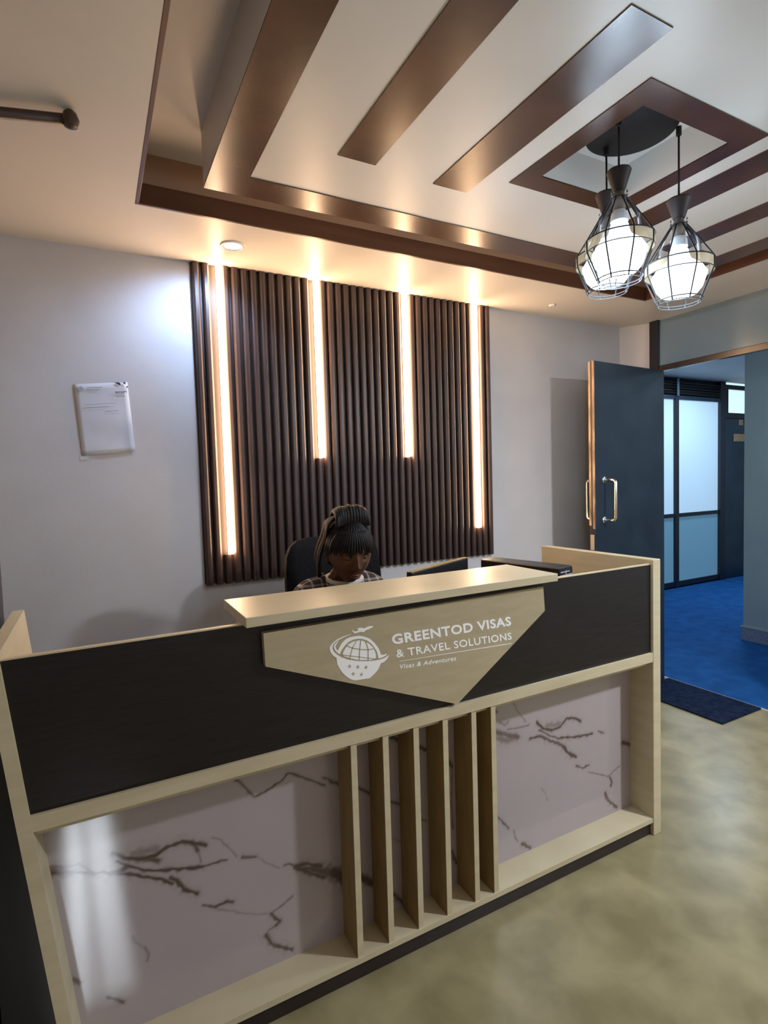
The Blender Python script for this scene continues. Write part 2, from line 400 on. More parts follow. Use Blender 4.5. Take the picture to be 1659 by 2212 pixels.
def finish(name, bm, m=None, parent=None, smooth=False):
    bmesh.ops.recalc_face_normals(bm, faces=bm.faces)
    me = bpy.data.meshes.new(name)
    bm.to_mesh(me)
    bm.free()
    if smooth:
        for p in me.polygons:
            p.use_smooth = True
    return link(name, me, m, parent)


def add_box(bm, x0, x1, y0, y1, z0, z1, bevel=0.0, seg=1):
    r = bmesh.ops.create_cube(bm, size=1.0)
    vs_ = r['verts']
    for v in vs_:
        v.co = Vector(((x0 + x1) / 2 + v.co.x * (x1 - x0), (y0 + y1) / 2 + v.co.y * (y1 - y0), (z0 + z1) / 2 + v.co.z * (z1 - z0)))
    if bevel > 0:
        es = list({e for v in vs_ for e in v.link_edges})
        bmesh.ops.bevel(bm, geom=es, offset=bevel, segments=seg, affect='EDGES', profile=0.5)


def box(name, x0, x1, y0, y1, z0, z1, m, parent=None, bevel=0.0, seg=1, smooth=False):
    bm = bmesh.new()
    add_box(bm, x0, x1, y0, y1, z0, z1, bevel, seg)
    return finish(name, bm, m, parent, smooth)


def add_prism(bm, pts, fn, d0, d1):
    """closed polygon pts (u,v) placed by fn(u,v,d), between depths d0 and d1"""
    a = [bm.verts.new(fn(u, v, d0)) for u, v in pts]
    b = [bm.verts.new(fn(u, v, d1)) for u, v in pts]
    n = len(pts)
    if n > 4:
        for t in tessellate_polygon([[Vector((u, v, 0)) for u, v in pts]]):
            bm.faces.new([a[i] for i in t])
            bm.faces.new([b[i] for i in reversed(t)])
    else:
        bm.faces.new(a)
        bm.faces.new(b[::-1])
    for i in range(n):
        bm.faces.new((a[i], a[(i + 1) % n], b[(i + 1) % n], b[i]))


def front_poly(name, pts, y_back, y_front, m, parent=None, bevel=0.0):
    bm = bmesh.new()
    add_prism(bm, pts, lambda u, v, d: Vector((u, d, v)), y_front, y_back)
    return finish(name, bm, m, parent)


def add_lathe(bm, prof, c, n=32, closed_ends=True):
    rings = []
    for r, z in prof:
        rings.append([bm.verts.new((c[0] + r * math.cos(2 * math.pi * i / n), c[1] + r * math.sin(2 * math.pi * i / n), c[2] + z)) for i in range(n)])
    for a, b in zip(rings[:-1], rings[1:]):
        for i in range(n):
            bm.faces.new((a[i], a[(i + 1) % n], b[(i + 1) % n], b[i]))
    if closed_ends:
        bm.faces.new(rings[0][::-1])
        bm.faces.new(rings[-1])


def lathe(name, prof, c, m, parent=None, n=32, closed=True, smooth=True):
    bm = bmesh.new()
    add_lathe(bm, prof, c, n, closed)
    o = finish(name, bm, m, parent, smooth)
    if smooth:
        o.data.set_sharp_from_angle(angle=math.radians(40))
    return o


def add_tube(bm, pts, r, n=8, closed=False, radii=None):
    pts = [Vector(p) for p in pts]
    k = len(pts)
    rings = []
    ref = Vector((0, 0, 1))
    prev = None
    for i, p in enumerate(pts):
        if closed:
            t = (pts[(i + 1) % k] - pts[i - 1]).normalized()
        else:
            t = (pts[min(i + 1, k - 1)] - pts[max(i - 1, 0)]).normalized()
        if prev is None:
            a = ref if abs(t.dot(ref)) < 0.9 else Vector((1, 0, 0))
            u = t.cross(a).normalized()
        else:
            u = (prev - t * prev.dot(t)).normalized()
        prev = u
        v = t.cross(u)
        rr = radii[i] if radii else r
        rings.append([bm.verts.new(p + u * rr * math.cos(2 * math.pi * j / n) + v * rr * math.sin(2 * math.pi * j / n)) for j in range(n)])
    pairs = list(zip(rings[:-1], rings[1:]))
    if closed:
        pairs.append((rings[-1], rings[0]))
    for a, b in pairs:
        for j in range(n):
            bm.faces.new((a[j], a[(j + 1) % n], b[(j + 1) % n], b[j]))
    if not closed:
        bm.faces.new(rings[0][::-1])
        bm.faces.new(rings[-1])


def tube(name, pts, r, m, parent=None, n=8, closed=False, radii=None):
    bm = bmesh.new()
    add_tube(bm, pts, r, n, closed, radii)
    return finish(name, bm, m, parent, True)


def thing(name, label, cat, loc=(0, 0, 0), group=None, rotz=0.0):
    o = bpy.data.objects.new(name, None)
    o.empty_display_size = 0.1
    COL.objects.link(o)
    o.location = loc
    o.rotation_euler = (0, 0, rotz)
    o['label'] = label
    o['category'] = cat
    if group:
        o['group'] = group
    return o


def tag(o, label, cat, group=None):
    o['label'] = label
    o['category'] = cat
    if group:
        o['group'] = group
    return o


def struct(o):
    o['kind'] = 'structure'
    return o


def keep(o, root):
    """parent a mesh modelled in world space to a root standing elsewhere"""
    o.parent = root
    o.matrix_parent_inverse = Matrix.Translation(-Vector(root.location))
    return o


# ------------------------------------------------------------------ room shell
H = 2.652
ZT = 2.85
XL, XR, YB, YF = -1.6, 3.70, 2.8675, -2.0
struct(box('floor', XL - 0.1, 3.755, YF - 0.1, YB + 0.1, -0.06, 0.0, 'floor'))
struct(box('floor_corridor', 3.755, 9.1, YF - 0.1, 4.8, -0.06, 0.0, 'bluefloor'))
struct(box('wall_back', XL - 0.1, 3.575, YB, YB + 0.1, 0.0, H + 0.2, 'wall'))
struct(box('wall_left', XL - 0.1, XL, YF, YB, 0.0, H + 0.2, 'wall'))
wr = bmesh.new()   # rear wall with a tall window opening
add_box(wr, XL - 0.1, -0.36, YF - 0.1, YF, 0, H + 0.2)
add_box(wr, -0.12, 3.80, YF - 0.1, YF, 0, H + 0.2)
add_box(wr, -0.36, -0.12, YF - 0.1, YF, 2.24, H + 0.2)
add_box(wr, -0.36, -0.12, YF - 0.1, YF, 0, 1.43)
struct(finish('wall_rear', wr, 'wall'))
w1 = struct(box('window_1', -0.33, -0.15, YF - 0.06, YF - 0.055, 1.46, 2.21, 'glass'))
for a, b, c, d in ((-0.262, -0.246, 1.46, 2.21), (-0.36, -0.33, 1.43, 2.24), (-0.15, -0.12, 1.43, 2.24), (-0.33, -0.15, 1.43, 1.46), (-0.33, -0.15, 2.21, 2.24)):
    keep(box('window_frame', a, b, YF - 0.08, YF - 0.02, c, d, 'frame'), w1)
# angled boxed corner beside the doorway
bm = bmesh.new()
add_prism(bm, [(3.566, 2.8675), (3.70, 2.675), (3.80, 2.675), (3.80, 2.97), (3.566, 2.97)], lambda u, v, d: Vector((u, v, d)), 0.0, H + 0.2)
struct(finish('wall_corner', bm, 'wall'))
# right wall: solid part, transom band over the doorway
bm = bmesh.new()
add_box(bm, XR, XR + 0.1, YF, 1.15, 0, H + 0.2)
add_box(bm, XR, XR + 0.1, 1.15, 2.62, H, H + 0.2)
wrt = struct(finish('wall_right', bm, 'bluewall'))

# ceiling: soffit ring, recess top and the lowered island
RX0, RX1, RY0, RY1 = 0.2, 3.185, 0.31, 2.369
bm = bmesh.new()
for a in ((XL - 0.1, RX0, YF - 0.1, YB + 0.1), (RX1, XR + 0.1, YF - 0.1, YB + 0.1), (RX0, RX1, YF - 0.1, RY0), (RX0, RX1, RY1, YB + 0.1)):
    add_box(bm, a[0], a[1], a[2], a[3], H, ZT)
bmesh.ops.remove_doubles(bm, verts=bm.verts, dist=1e-5)
ceil = struct(finish('ceiling', bm, 'ceiling'))
box('recess_top', XL - 0.1, XR + 0.1, YF - 0.1, YB + 0.1, ZT, ZT + 0.06, 'island', ceil)
IX0, IX1, IY0, IY1 = 0.418, 3.03, 0.545, 2.138
bm = bmesh.new()
for a in ((IX0, 1.515, IY0, IY1), (1.95, IX1, IY0, IY1), (1.515, 1.95, IY0, 1.13), (1.515, 1.95, 1.553, IY1)):
    add_box(bm, *a, H + 0.0015, ZT)
add_box(bm, 1.515, 1.95, 1.13, 1.553, 2.783, ZT)
finish('island_panel', bm, 'island', ceil)
# brown fascia boards around the recess edge, thinner lighter boards above
T = 0.014
for i, a in enumerate(((RX0, RX1, RY1 - T, RY1), (RX0, RX1, RY0, RY0 + T), (RX0, RX0 + T, RY0 + T, RY1 - T), (RX1 - T, RX1, RY0 + T, RY1 - T))):
    box('fascia_board', *a, H - 0.001, 2.731, 'fascia', ceil, bevel=0.0015)
    k = 0.006
    sx = (a[0], a[1], a[2], a[3])
    if i == 0: sx = (RX0, RX1, RY1 - k, RY1)
    if i == 1: sx = (RX0, RX1, RY0, RY0 + k)
    if i == 2: sx = (RX0, RX0 + k, RY0 + k, RY1 - k)
    if i == 3: sx = (RX1 - k, RX1, RY0 + k, RY1 - k)
    box('riser_board', *sx, 2.731, ZT, 'riser', ceil)
# glossy brown strips under the island
SZ0, SZ1 = H - 0.002, H + 0.003
W = 0.137
strips = [(IX0, IX1, IY1 - W, IY1), (IX0, IX1, IY0, IY0 + W), (IX0, IX0 + W, IY0 + W, IY1 - W), (IX1 - W, IX1, IY0 + W, IY1 - W),
          (0.786, 0.928, 0.92, 1.745), (1.178, 1.331, 0.908, 1.762), (2.117, 2.268, 0.908, 1.762), (2.518, 2.655, 0.92, 1.80),
          (1.435, 2.03, 1.553, 1.636), (1.435, 2.03, 1.045, 1.13), (1.435, 1.515, 1.13, 1.553), (1.95, 2.03, 1.13, 1.553)]
for s in strips:
    box('wood_strip', s[0], s[1], s[2], s[3], SZ0, SZ1, 'copper', ceil)

# small round sensor on the soffit
sens = lathe('ceiling_sensor', [(0.0225, 0), (0.024, 0.004), (0.018, 0.012), (0.001, 0.013)], (2.67, 2.655, H - 0.013), 'whitetrim', n=20)
for v in sens.data.vertices:
    v.co.z = 2 * (H - 0.0065) - v.co.z
tag(sens, 'tiny round white ceiling sensor above the open door', 'sensor')

# downlight
dl = thing('downlight', 'round recessed downlight glowing white above the left end of the ribbed panel', 'light', (0.626, 2.594, H))
lathe('trim_ring', [(0.041, -0.004), (0.046, -0.007), (0.056, -0.006), (0.059, 0.0), (0.041, 0.0)], (0, 0, 0), 'whitetrim', dl, n=36, closed=False)
lathe('lens', [(0.001, -0.001), (0.040, -0.001), (0.040, -0.0005), (0.001, -0.0005)], (0, 0, 0), 'lensglow', dl, n=32)
sd = bpy.data.lights.new('downlight_beam', 'SPOT')
sd.energy = DOWNLIGHT_POWER
sd.color = (0.42, 0.62, 1.0)
sd.spot_size = math.radians(125)
sd.spot_blend = 0.9
sd.shadow_soft_size = 0.03
so = bpy.data.objects.new('downlight_beam', sd)
COL.objects.link(so)
so.location = (0.600, 2.585, H - 0.03)
so.rotation_euler = Vector((-0.30, 0.42, -1.0)).to_track_quat('-Z', 'Y').to_euler()

# curtain rod end under the soffit at the left
rod = thing('curtain_rod', 'dark brown curtain rod end with knob under the ceiling at top left', 'curtain rod', (-0.002, 1.872, 2.625))
pA, pB = Vector((-0.002, 1.872, 2.625)), Vector((-1.59, 2.30, 2.625))
keep(tube('rod', [pA, pB], 0.015, 'rod', None, 12), rod)
fin = lathe('knob', [(0.004, -0.024), (0.018, -0.018), (0.024, 0.0), (0.018, 0.018), (0.008, 0.027)], (0, 0, 0), 'rod', None, n=20)
fin.location = pA
keep(fin, rod)
keep(tube('bracket', [(-1.2, 2.195, 2.625), (-1.2, 2.195, H)], 0.006, 'rod', None, 8), rod)

# ------------------------------------------------------------------ ribbed feature panel
PX0, PX1, PZ0 = 0.475, 2.316, 1.052
rp = thing('ribbed_wall_panel', 'dark brown vertically ribbed wood panel on the back wall', 'wall panel', (PX0, YB, PZ0))
keep(box('backing_board', PX0, PX1, YB - 0.008, YB, PZ0 + 0.006, H, 'ribback'), rp)
npitch = 39
pitch = (PX1 - PX0) / npitch
prof = [(-0.0195, 0), (-0.0175, -0.012), (-0.0135, -0.019), (-0.007, -0.0225), (0.007, -0.0225), (0.0135, -0.019), (0.0175, -0.012), (0.0195, 0)]
bm = bmesh.new()
add_prism(bm, prof, lambda u, v, d: Vector((u, v, d)), 0.0, H - PZ0)
bmesh.ops.recalc_face_normals(bm, faces=bm.faces)
rib_me = bpy.data.meshes.new('rib')
bm.to_mesh(rib_me); bm.free()
rib_me.materials.append(M['rib'])
LEDS = ((0.606, 1.205), (1.122, 1.692), (1.675, 1.694), (2.181, 1.236))
for i in range(npitch):
    xr = PX0 + pitch * (i + 0.5)
    cut = [z for x, z in LEDS if abs(x - xr) < pitch * 0.52]
    if cut:      # the rib stops under the light bar
        bm = bmesh.new()
        add_prism(bm, prof, lambda u, v, d: Vector((u, v, d)), 0.0, cut[0] - PZ0 - 0.004)
        o = finish('rib', bm, 'rib')
    else:
        o = bpy.data.objects.new('rib', rib_me)
    if not cut:
        COL.objects.link(o)
    o.parent = rp
    o.location = (pitch * (i + 0.5), -0.008, 0.0)

led_specs = [(0.606, 1.205, 'long LED light bar nearest the left edge of the ribbed panel'),
             (1.122, 1.692, 'short LED light bar on the ribbed panel, the left one of the two short bars'),
             (1.675, 1.694, 'short LED light bar on the ribbed panel, the right one of the two short bars'),
             (2.181, 1.236, 'long LED light bar nearest the right edge of the ribbed panel')]
for x, z0, lab in led_specs:
    t = thing('led_light_bar', lab, 'light', (x, YB - 0.032, z0), group='LED light bars on the ribbed panel')
    keep(box('diffuser', x - 0.0105, x + 0.0105, YB - 0.054, YB - 0.012, z0, H - 0.004, 'led', None, bevel=0.004, seg=2), t)
    keep(box('channel', x - 0.0112, x + 0.0112, YB - 0.012, YB - 0.008, z0 - 0.003, H - 0.002, 'whitetrim'), t)

# ------------------------------------------------------------------ notice on the wall
YP = YB - 0.0035
pap = thing('notice_paper', 'white printed receipt notice taped to the wall left of the ribbed panel', 'paper', (0.06, YB, 1.9))
quad = [(-0.056, 2.031), (0.168, 2.052), (0.186, 1.729), (-0.037, 1.708)]


def onpaper(u, v):
    a = Vector(quad[0]); b = Vector(quad[1]); c = Vector(quad[2]); d = Vector(quad[3])
    return a * (1 - u) * (1 - v) + b * u * (1 - v) + c * u * v + d * (1 - u) * v


bm = bmesh.new()
NX, NZ = 10, 14
grid = [[None] * (NZ + 1) for _ in range(NX + 1)]
for i in range(NX + 1):
    for j in range(NZ + 1):
        p = onpaper(i / NX, j / NZ)
        bow = 0.004 * math.sin(math.pi * i / NX) * (0.5 + 0.5 * math.cos(j * 0.9)) + (0.006 if i == NX else 0.0) * (j / NZ)
        grid[i][j] = bm.verts.new((p.x, YP - bow, p.y))
for i in range(NX):
    for j in range(NZ):
        bm.faces.new((grid[i][j], grid[i + 1][j], grid[i + 1][j + 1], grid[i][j + 1]))
r = bmesh.ops.extrude_face_region(bm, geom=list(bm.faces))
for v in [g for g in r['geom'] if isinstance(g, bmesh.types.BMVert)]:
    v.co.y += 0.0008
keep(finish('sheet', bm, 'paper', None, True), pap)


def mark(name, u0, v0, u1, v1, m):
    ps = [onpaper(u0, v0), onpaper(u1, v0), onpaper(u1, v1), onpaper(u0, v1)]
    return keep(front_poly(name, [(p.x, p.y) for p in ps], YP - 0.0068, YP - 0.0076, m), pap)


bm = bmesh.new()
c = onpaper(0.125, 0.075)
add_prism(bm, [(c.x + 0.012 * math.cos(a * math.pi / 8), c.y + 0.012 * math.sin(a * math.pi / 8)) for a in range(16)], lambda u, v, d: Vector((u, d, v)), YP - 0.0066, YP - 0.0074)
keep(finish('printed_seal', bm, 'greyink'), pap)
for u0, u1, v0, v1, m in ((0.24, 0.52, 0.055, 0.066, 'greyink'), (0.24, 0.46, 0.085, 0.092, 'greyink'),
                          (0.76, 0.94, 0.20, 0.206, 'greyink'), (0.16, 0.75, 0.29, 0.297, 'greyink'), (0.16, 0.60, 0.33, 0.336, 'greyink'),
                          (0.52, 0.64, 0.395, 0.408, 'greyink'), (0.65, 0.77, 0.395, 0.403, 'greyink'), (0.08, 0.18, 0.965, 0.975, 'greyink')):
    mark('printed_line', u0, v0, u1, v1, m)
for ps in ([(0.75, 0.0), (0.84, 0.0), (0.87, 0.02), (0.86, 0.045), (0.82, 0.03)], [(0.91, 0.0), (0.96, 0.0), (0.96, 0.035), (0.93, 0.02)], [(0.97, 0.06), (0.995, 0.055), (0.995, 0.08), (0.97, 0.075)]):
    q = [onpaper(u, v) for u, v in ps]
    keep(front_poly('corner_print', [(p.x, p.y) for p in q], YP - 0.0060, YP - 0.0070, 'ink'), pap)


def text_mesh(name, body, p0, p1, pu, y0, y1, m, parent, shear=0.0, bold=0.0):
    """lettering laid along p0->p1, capital height p0->pu, in the plane Y"""
    cu = bpy.data.curves.new(name, 'FONT')
    cu.body = body
    cu.size = 1.0
    cu.offset = bold
    cu.shear = shear
    cu.resolution_u = 3
    cu.space_character = 1.08
    tmp = bpy.data.objects.new(name, cu)
    COL.objects.link(tmp)
    bpy.context.view_layer.update()
    dg = bpy.context.evaluated_depsgraph_get()
    me = bpy.data.meshes.new_from_object(tmp.evaluated_get(dg))
    bpy.data.objects.remove(tmp)
    co = np.array([v.co[:] for v in me.vertices])
    xmin, xmax = co[:, 0].min(), co[:, 0].max()
    cap = 0.682 + 2 * bold
    a, b, c = Vector(p0), Vector(p1), Vector(pu)
    for v in me.vertices:
        s = (v.co.x - xmin) / (xmax - xmin)
        t = (v.co.y + bold) / cap
        q = a + (b - a) * s + (c - a) * t
        v.co = Vector((q.x, y1, q.y))
    bm = bmesh.new()
    bm.from_mesh(me)
    bpy.data.meshes.remove(me)
    r = bmesh.ops.extrude_face_region(bm, geom=list(bm.faces))
    for v in [g for g in r['geom'] if isinstance(g, bmesh.types.BMVert)]:
        v.co.y = y0
    for f in bm.faces:
        f.smooth = False
    return finish(name, bm, m, parent)


pA_, pB_, pC_ = onpaper(0.75, 0.155), onpaper(0.97, 0.155), onpaper(0.75, 0.128)
keep(text_mesh('printed_heading', 'RECEIPT', pA_, pB_, pC_, YP - 0.0068, YP - 0.0076, 'ink', None, bold=0.02), pap)
keep(box('tape', -0.045, -0.012, YB - 0.002, YB - 0.0005, 1.690, 1.712, 'paper'), pap)

# ------------------------------------------------------------------ reception counter
CF = 1.497            # front face plane
MB = 1.600            # marble plane
counter = thing('reception_counter', 'reception counter with cream frame, black upper board and marble lower panels', 'counter', (0.9, 1.5, 0.0))


def C(o):
    return keep(o, counter)


lean = 0.1054
Xi = lambda z: -0.21 + lean * max(0.0, 1.17 - z)
bm = bmesh.new()
ring = []
for z in (0.0, 0.4, 0.8, 1.186):
    xi = Xi(z)
    ring.append([bm.verts.new(p) for p in ((xi - 0.03, 1.485, z), (xi, 1.485, z), (xi, 2.02, z), (xi - 0.03, 2.02, z))])
for a, b in zip(ring[:-1], ring[1:]):
    for i in range(4):
        bm.faces.new((a[i], a[(i + 1) % 4], b[(i + 1) % 4], b[i]))
bm.faces.new(ring[0][::-1]); bm.faces.new(ring[-1])
C(finish('side_panel', bm, 'cream'))
bm = bmesh.new()
add_prism(bm, [(Xi(0) - 0.031, 0), (Xi(1.1) - 0.031, 1.1), (-0.2555, 1.1), (-0.2555, 0)], lambda u, v, d: Vector((u, d, v)), 1.51, 2.0)
C(finish('outer_cladding', bm, 'leather'))
C(box('side_panel', 2.042, 2.090, 1.485, 2.13, 0.0, 1.190, 'cream', None, bevel=0.002))


def slanted(name, z0, z1, y0, y1, x1, m, extra=0.0):
    bm = bmesh.new()
    add_prism(bm, [(Xi(z0) + extra, z0), (x1, z0), (x1, z1), (Xi(z1) + extra, z1)], lambda u, v, d: Vector((u, d, v)), y0, y1)
    return C(finish(name, bm, m))


slanted('upper_board', 0.796, 1.168, CF, CF + 0.018, 2.042, 'black')
slanted('board_edging', 1.168, 1.1715, CF + 0.001, CF + 0.018, 2.042, 'creamside')
slanted('middle_rail', 0.757, 0.796, CF - 0.010, MB, 2.042, 'cream')
slanted('base_shelf', 0.057, 0.0757, CF - 0.008, MB, 2.042, 'cream')
slanted('plinth', 0.0, 0.057, CF + 0.004, CF + 0.02, 2.042, 'plinth')
for i, x in enumerate((0.6585, 0.7683, 0.880, 0.9935, 1.1111, 1.1951)):
    dvd = C(box('divider', x - 0.010, x + 0.010, CF - 0.003, MB, 0.0757, 0.757, 'slatwood'))
    edg = box('edging', x - 0.010, x + 0.010, CF - 0.005, CF - 0.003, 0.0757, 0.757, 'cream')
    edg.parent = dvd
C(box('worktop', 0.338, 1.462, 1.443, 1.722, 1.1725, 1.200, 'cream', None, bevel=0.0015))
C(box('worktop_support', 0.37, 0.39, 1.517, 1.70, 0.765, 1.1725, 'creamside'))
C(box('worktop_support', 1.43, 1.45, 1.517, 1.70, 0.765, 1.1725, 'creamside'))
C(box('desk_top', -0.19, 2.042, CF + 0.018, 2.10, 0.735, 0.760, 'cream'))
C(box('back_board', -0.10, 2.042, MB + 0.006, MB + 0.02, 0.057, 0.735, 'creamside'))


def marble_field(X, Z):
    """distance field of the printed veins, one print repeated every 1.51 m"""
    wx = np.array([noise.noise(Vector((x * 9, z * 9, 0.0))) for x, z in zip(X, Z)]) * 0.012
    wz = np.array([noise.noise(Vector((x * 9, z * 9, 7.0))) for x, z in zip(X, Z)]) * 0.012
    fx = np.array([noise.noise(Vector((x * 55, z * 55, 3.0))) for x, z in zip(X, Z)])
    fz = np.array([noise.noise(Vector((x * 55, z * 55, 9.0))) for x, z in zip(X, Z)])
    x = X + wx * 0.5 + fx * 0.0035
    z = Z + wz * 0.5 + fz * 0.0035
    wv = 0.75 + 0.55 * fx
    out = np.zeros_like(X)
    for w, k, pts in VEINS:
        P = np.array(pts)
        for (ax, az), (bx, bz) in zip(P[:-1], P[1:]):
            if max(ax, bx) < X.min() - 0.05 or min(ax, bx) > X.max() + 0.05:
                continue
            m = (x > min(ax, bx) - 0.04) & (x < max(ax, bx) + 0.04) & (z > min(az, bz) - 0.04) & (z < max(az, bz) + 0.04)
            if not m.any():
                continue
            dx, dz = bx - ax, bz - az
            t = np.clip(((x[m] - ax) * dx + (z[m] - az) * dz) / (dx * dx + dz * dz + 1e-9), 0, 1)
            d = np.hypot(x[m] - ax - t * dx, z[m] - az - t * dz)
            ww = w * 1.2 * wv[m]
            core = np.clip(1.25 - d / (ww + 0.0012), 0, 1) * k
            halo = np.clip(1 - d / (ww * 2.6 + 0.004), 0, 1) * k * 0.22
            out[m] = np.maximum(out[m], np.maximum(core, halo))
    return out


def marble_panel(x0f, x1, z0, z1, step=0.0032):
    nz = int((z1 - z0) / step)
    nx = int((x1 - x0f(0.4)) / step)
    zs = np.linspace(z0, z1, nz + 1)
    V, X, Z = [], [], []
    for z in zs:
        xs = np.linspace(x0f(z), x1, nx + 1)
        X.append(xs); Z.append(np.full(nx + 1, z))
    X = np.concatenate(X); Z = np.concatenate(Z)
    verts = np.stack([X, np.full_like(X, MB), Z], 1)
    idx = np.arange((nz + 1) * (nx + 1)).reshape(nz + 1, nx + 1)
    f = np.stack([idx[:-1, :-1], idx[:-1, 1:], idx[1:, 1:], idx[1:, :-1]], -1).reshape(-1, 4)
    me = bpy.data.meshes.new('marble_panel')
    me.from_pydata(verts.tolist(), [], f.tolist())
    a = me.attributes.new('vein', 'FLOAT', 'POINT')
    a.data.foreach_set('value', marble_field(X, Z).astype(np.float32))
    me.update()
    o = link('marble_panel', me, 'marble')
    md = o.modifiers.new('thickness', 'SOLIDIFY')
    md.thickness = 0.005
    md.offset = -1 if me.polygons[0].normal.y < 0 else 1
    return o


# the printed marble shows between the frame and the dividers
C(marble_panel(lambda z: Xi(z), 0.6485, 0.0757, 0.757))
DX = (0.6585, 0.7683, 0.880, 0.9935, 1.1111, 1.1951)
for a, b in zip(DX[:-1], DX[1:]):
    C(marble_panel(lambda z, a=a: a + 0.010, b - 0.010, 0.0757, 0.757))
C(marble_panel(lambda z: 1.2051, 2.042, 0.0757, 0.757))

# sign board on the front
SB = 1.475
sign = front_poly('sign_board', [(0.392, 1.143), (0.394, 1.050), (1.032, 0.803), (1.427, 1.063), (1.421, 1.152)], CF, SB, 'signboard')
C(sign)


def S_(o):
    o.parent = sign
    return o


def layer(name, pts, m, y0, y1):
    return S_(front_poly(name, pts, y1, y0, m))


sign_print = []
layer('logo_globe', LOGO_BOWL, 'white', SB - 0.0008, SB)
layer('logo_globe', LOGO_DOME, 'white', SB - 0.0008, SB)
layer('logo_globe', LOGO_GLOBE, 'white', SB - 0.0008, SB)
layer('logo_aeroplane', LOGO_PLANE, 'white', SB - 0.0008, SB)
bm = bmesh.new()
for w, pts in LOGO_GRID:
    P = [Vector((p[0], p[1])) for p in pts]
    L_, R_ = [], []
    for i, p in enumerate(P):
        t = (P[min(i + 1, len(P) - 1)] - P[max(i - 1, 0)]).normalized()
        n = Vector((-t.y, t.x)) * w
        L_.append(p + n); R_.append(p - n)
    for i in range(len(P) - 1):
        add_prism(bm, [tuple(L_[i]), tuple(L_[i + 1]), tuple(R_[i + 1]), tuple(R_[i])], lambda u, v, d: Vector((u, d, v)), SB - 0.0014, SB - 0.0005)
S_(finish('logo_grid_lines', bm, 'signboard'))
for cx, cz in LOGO_STARS:
    pts = []
    for i in range(10):
        rr = STAR_R * (1.0 if i % 2 == 0 else 0.40)
        a = math.pi / 2 + i * math.pi / 5 - 0.03
        pts.append((cx + rr * math.cos(a), cz + rr * math.sin(a)))
    layer('logo_star', pts, 'signboard', SB - 0.0014, SB - 0.0005)
S_(text_mesh('lettering', 'GREENTOD VISAS', TXT1[0], TXT1[1], TXT1[2], SB - 0.0008, SB, 'white', None, bold=0.032))
S_(text_mesh('lettering', '& TRAVEL SOLUTIONS', TXT2[0], TXT2[1], TXT2[2], SB - 0.0008, SB, 'white', None, bold=0.016))
S_(text_mesh('lettering', 'Visas & Adventures', TXT3[0], TXT3[1], TXT3[2], SB - 0.0008, SB, 'white', None, shear=0.2, bold=0.012))
layer('underline', TXT_RULE, 'white', SB - 0.0008, SB)

# ------------------------------------------------------------------ things on the desk
A_, B_ = Vector((1.08, 1.851, 0)), Vector((1.496, 2.047, 0))
mid = (A_ + B_) / 2
ang = math.atan2(B_.y - A_.y, B_.x - A_.x)
mon = thing('monitor', 'black computer monitor seen from behind over the counter worktop', 'monitor', (mid.x, mid.y, 0.76), rotz=ang)
wm = (B_ - A_).length / 2
box('housing', -wm, wm, -0.014, 0.014, 0.13, 0.428, 'plastic', mon, bevel=0.004, seg=2)
box('top_edge', -wm, wm, -0.012, 0.012, 0.428, 0.431, 'slatwood', mon)
box('screen', -wm + 0.012, wm - 0.012, 0.0142, 0.0155, 0.145, 0.415, 'screen', mon)
box('stand_neck', -0.03, 0.03, -0.035, -0.014, 0.01, 0.25, 'plastic', mon, bevel=0.004)
box('stand_base', -0.12, 0.12, -0.09, 0.06, 0.0, 0.012, 'plastic', mon, bevel=0.004)

# long black computer tower standing behind the right end of the worktop
pc = thing('computer_tower', 'black computer tower with vented end on the desk by the right side panel', 'computer', (1.68, 1.86, 0.76), rotz=math.radians(12))
wv_, lv = 0.055, 0.205
box('case', -wv_, wv_, -lv, lv, 0.0, 0.412, 'plastic', pc, bevel=0.004)
box('vent_panel', -wv_ + 0.006, wv_ - 0.006, -lv - 0.003, -lv, 0.30, 0.405, 'frame', pc)
for i in range(6):
    z = 0.32 + i * 0.014
    box('vent_slot', -wv_ + 0.012, wv_ - 0.03 if i % 2 else wv_ - 0.012, -lv - 0.006, -lv - 0.003, z, z + 0.004, 'greyink', pc)
box('vent_slot', -0.006, -0.001, -lv - 0.006, -lv - 0.003, 0.318, 0.398, 'greyink', pc)

# ------------------------------------------------------------------ pendant fixture
pend = thing('pendant_light', 'three pendant lamps in black wire cages hanging from one round black canopy', 'pendant light', (1.731, 1.337, 2.783))


def K(o):
    return keep(o, pend)


K(lathe('canopy', [(0.001, -0.038), (0.146, -0.038), (0.152, -0.035), (0.153, -0.030), (0.153, 0.0), (0.001, 0.0)], (1.731, 1.337, 2.783), 'darkmetal', n=64))


LATHE = lathe
RS = 1.1      # girth of the lamps


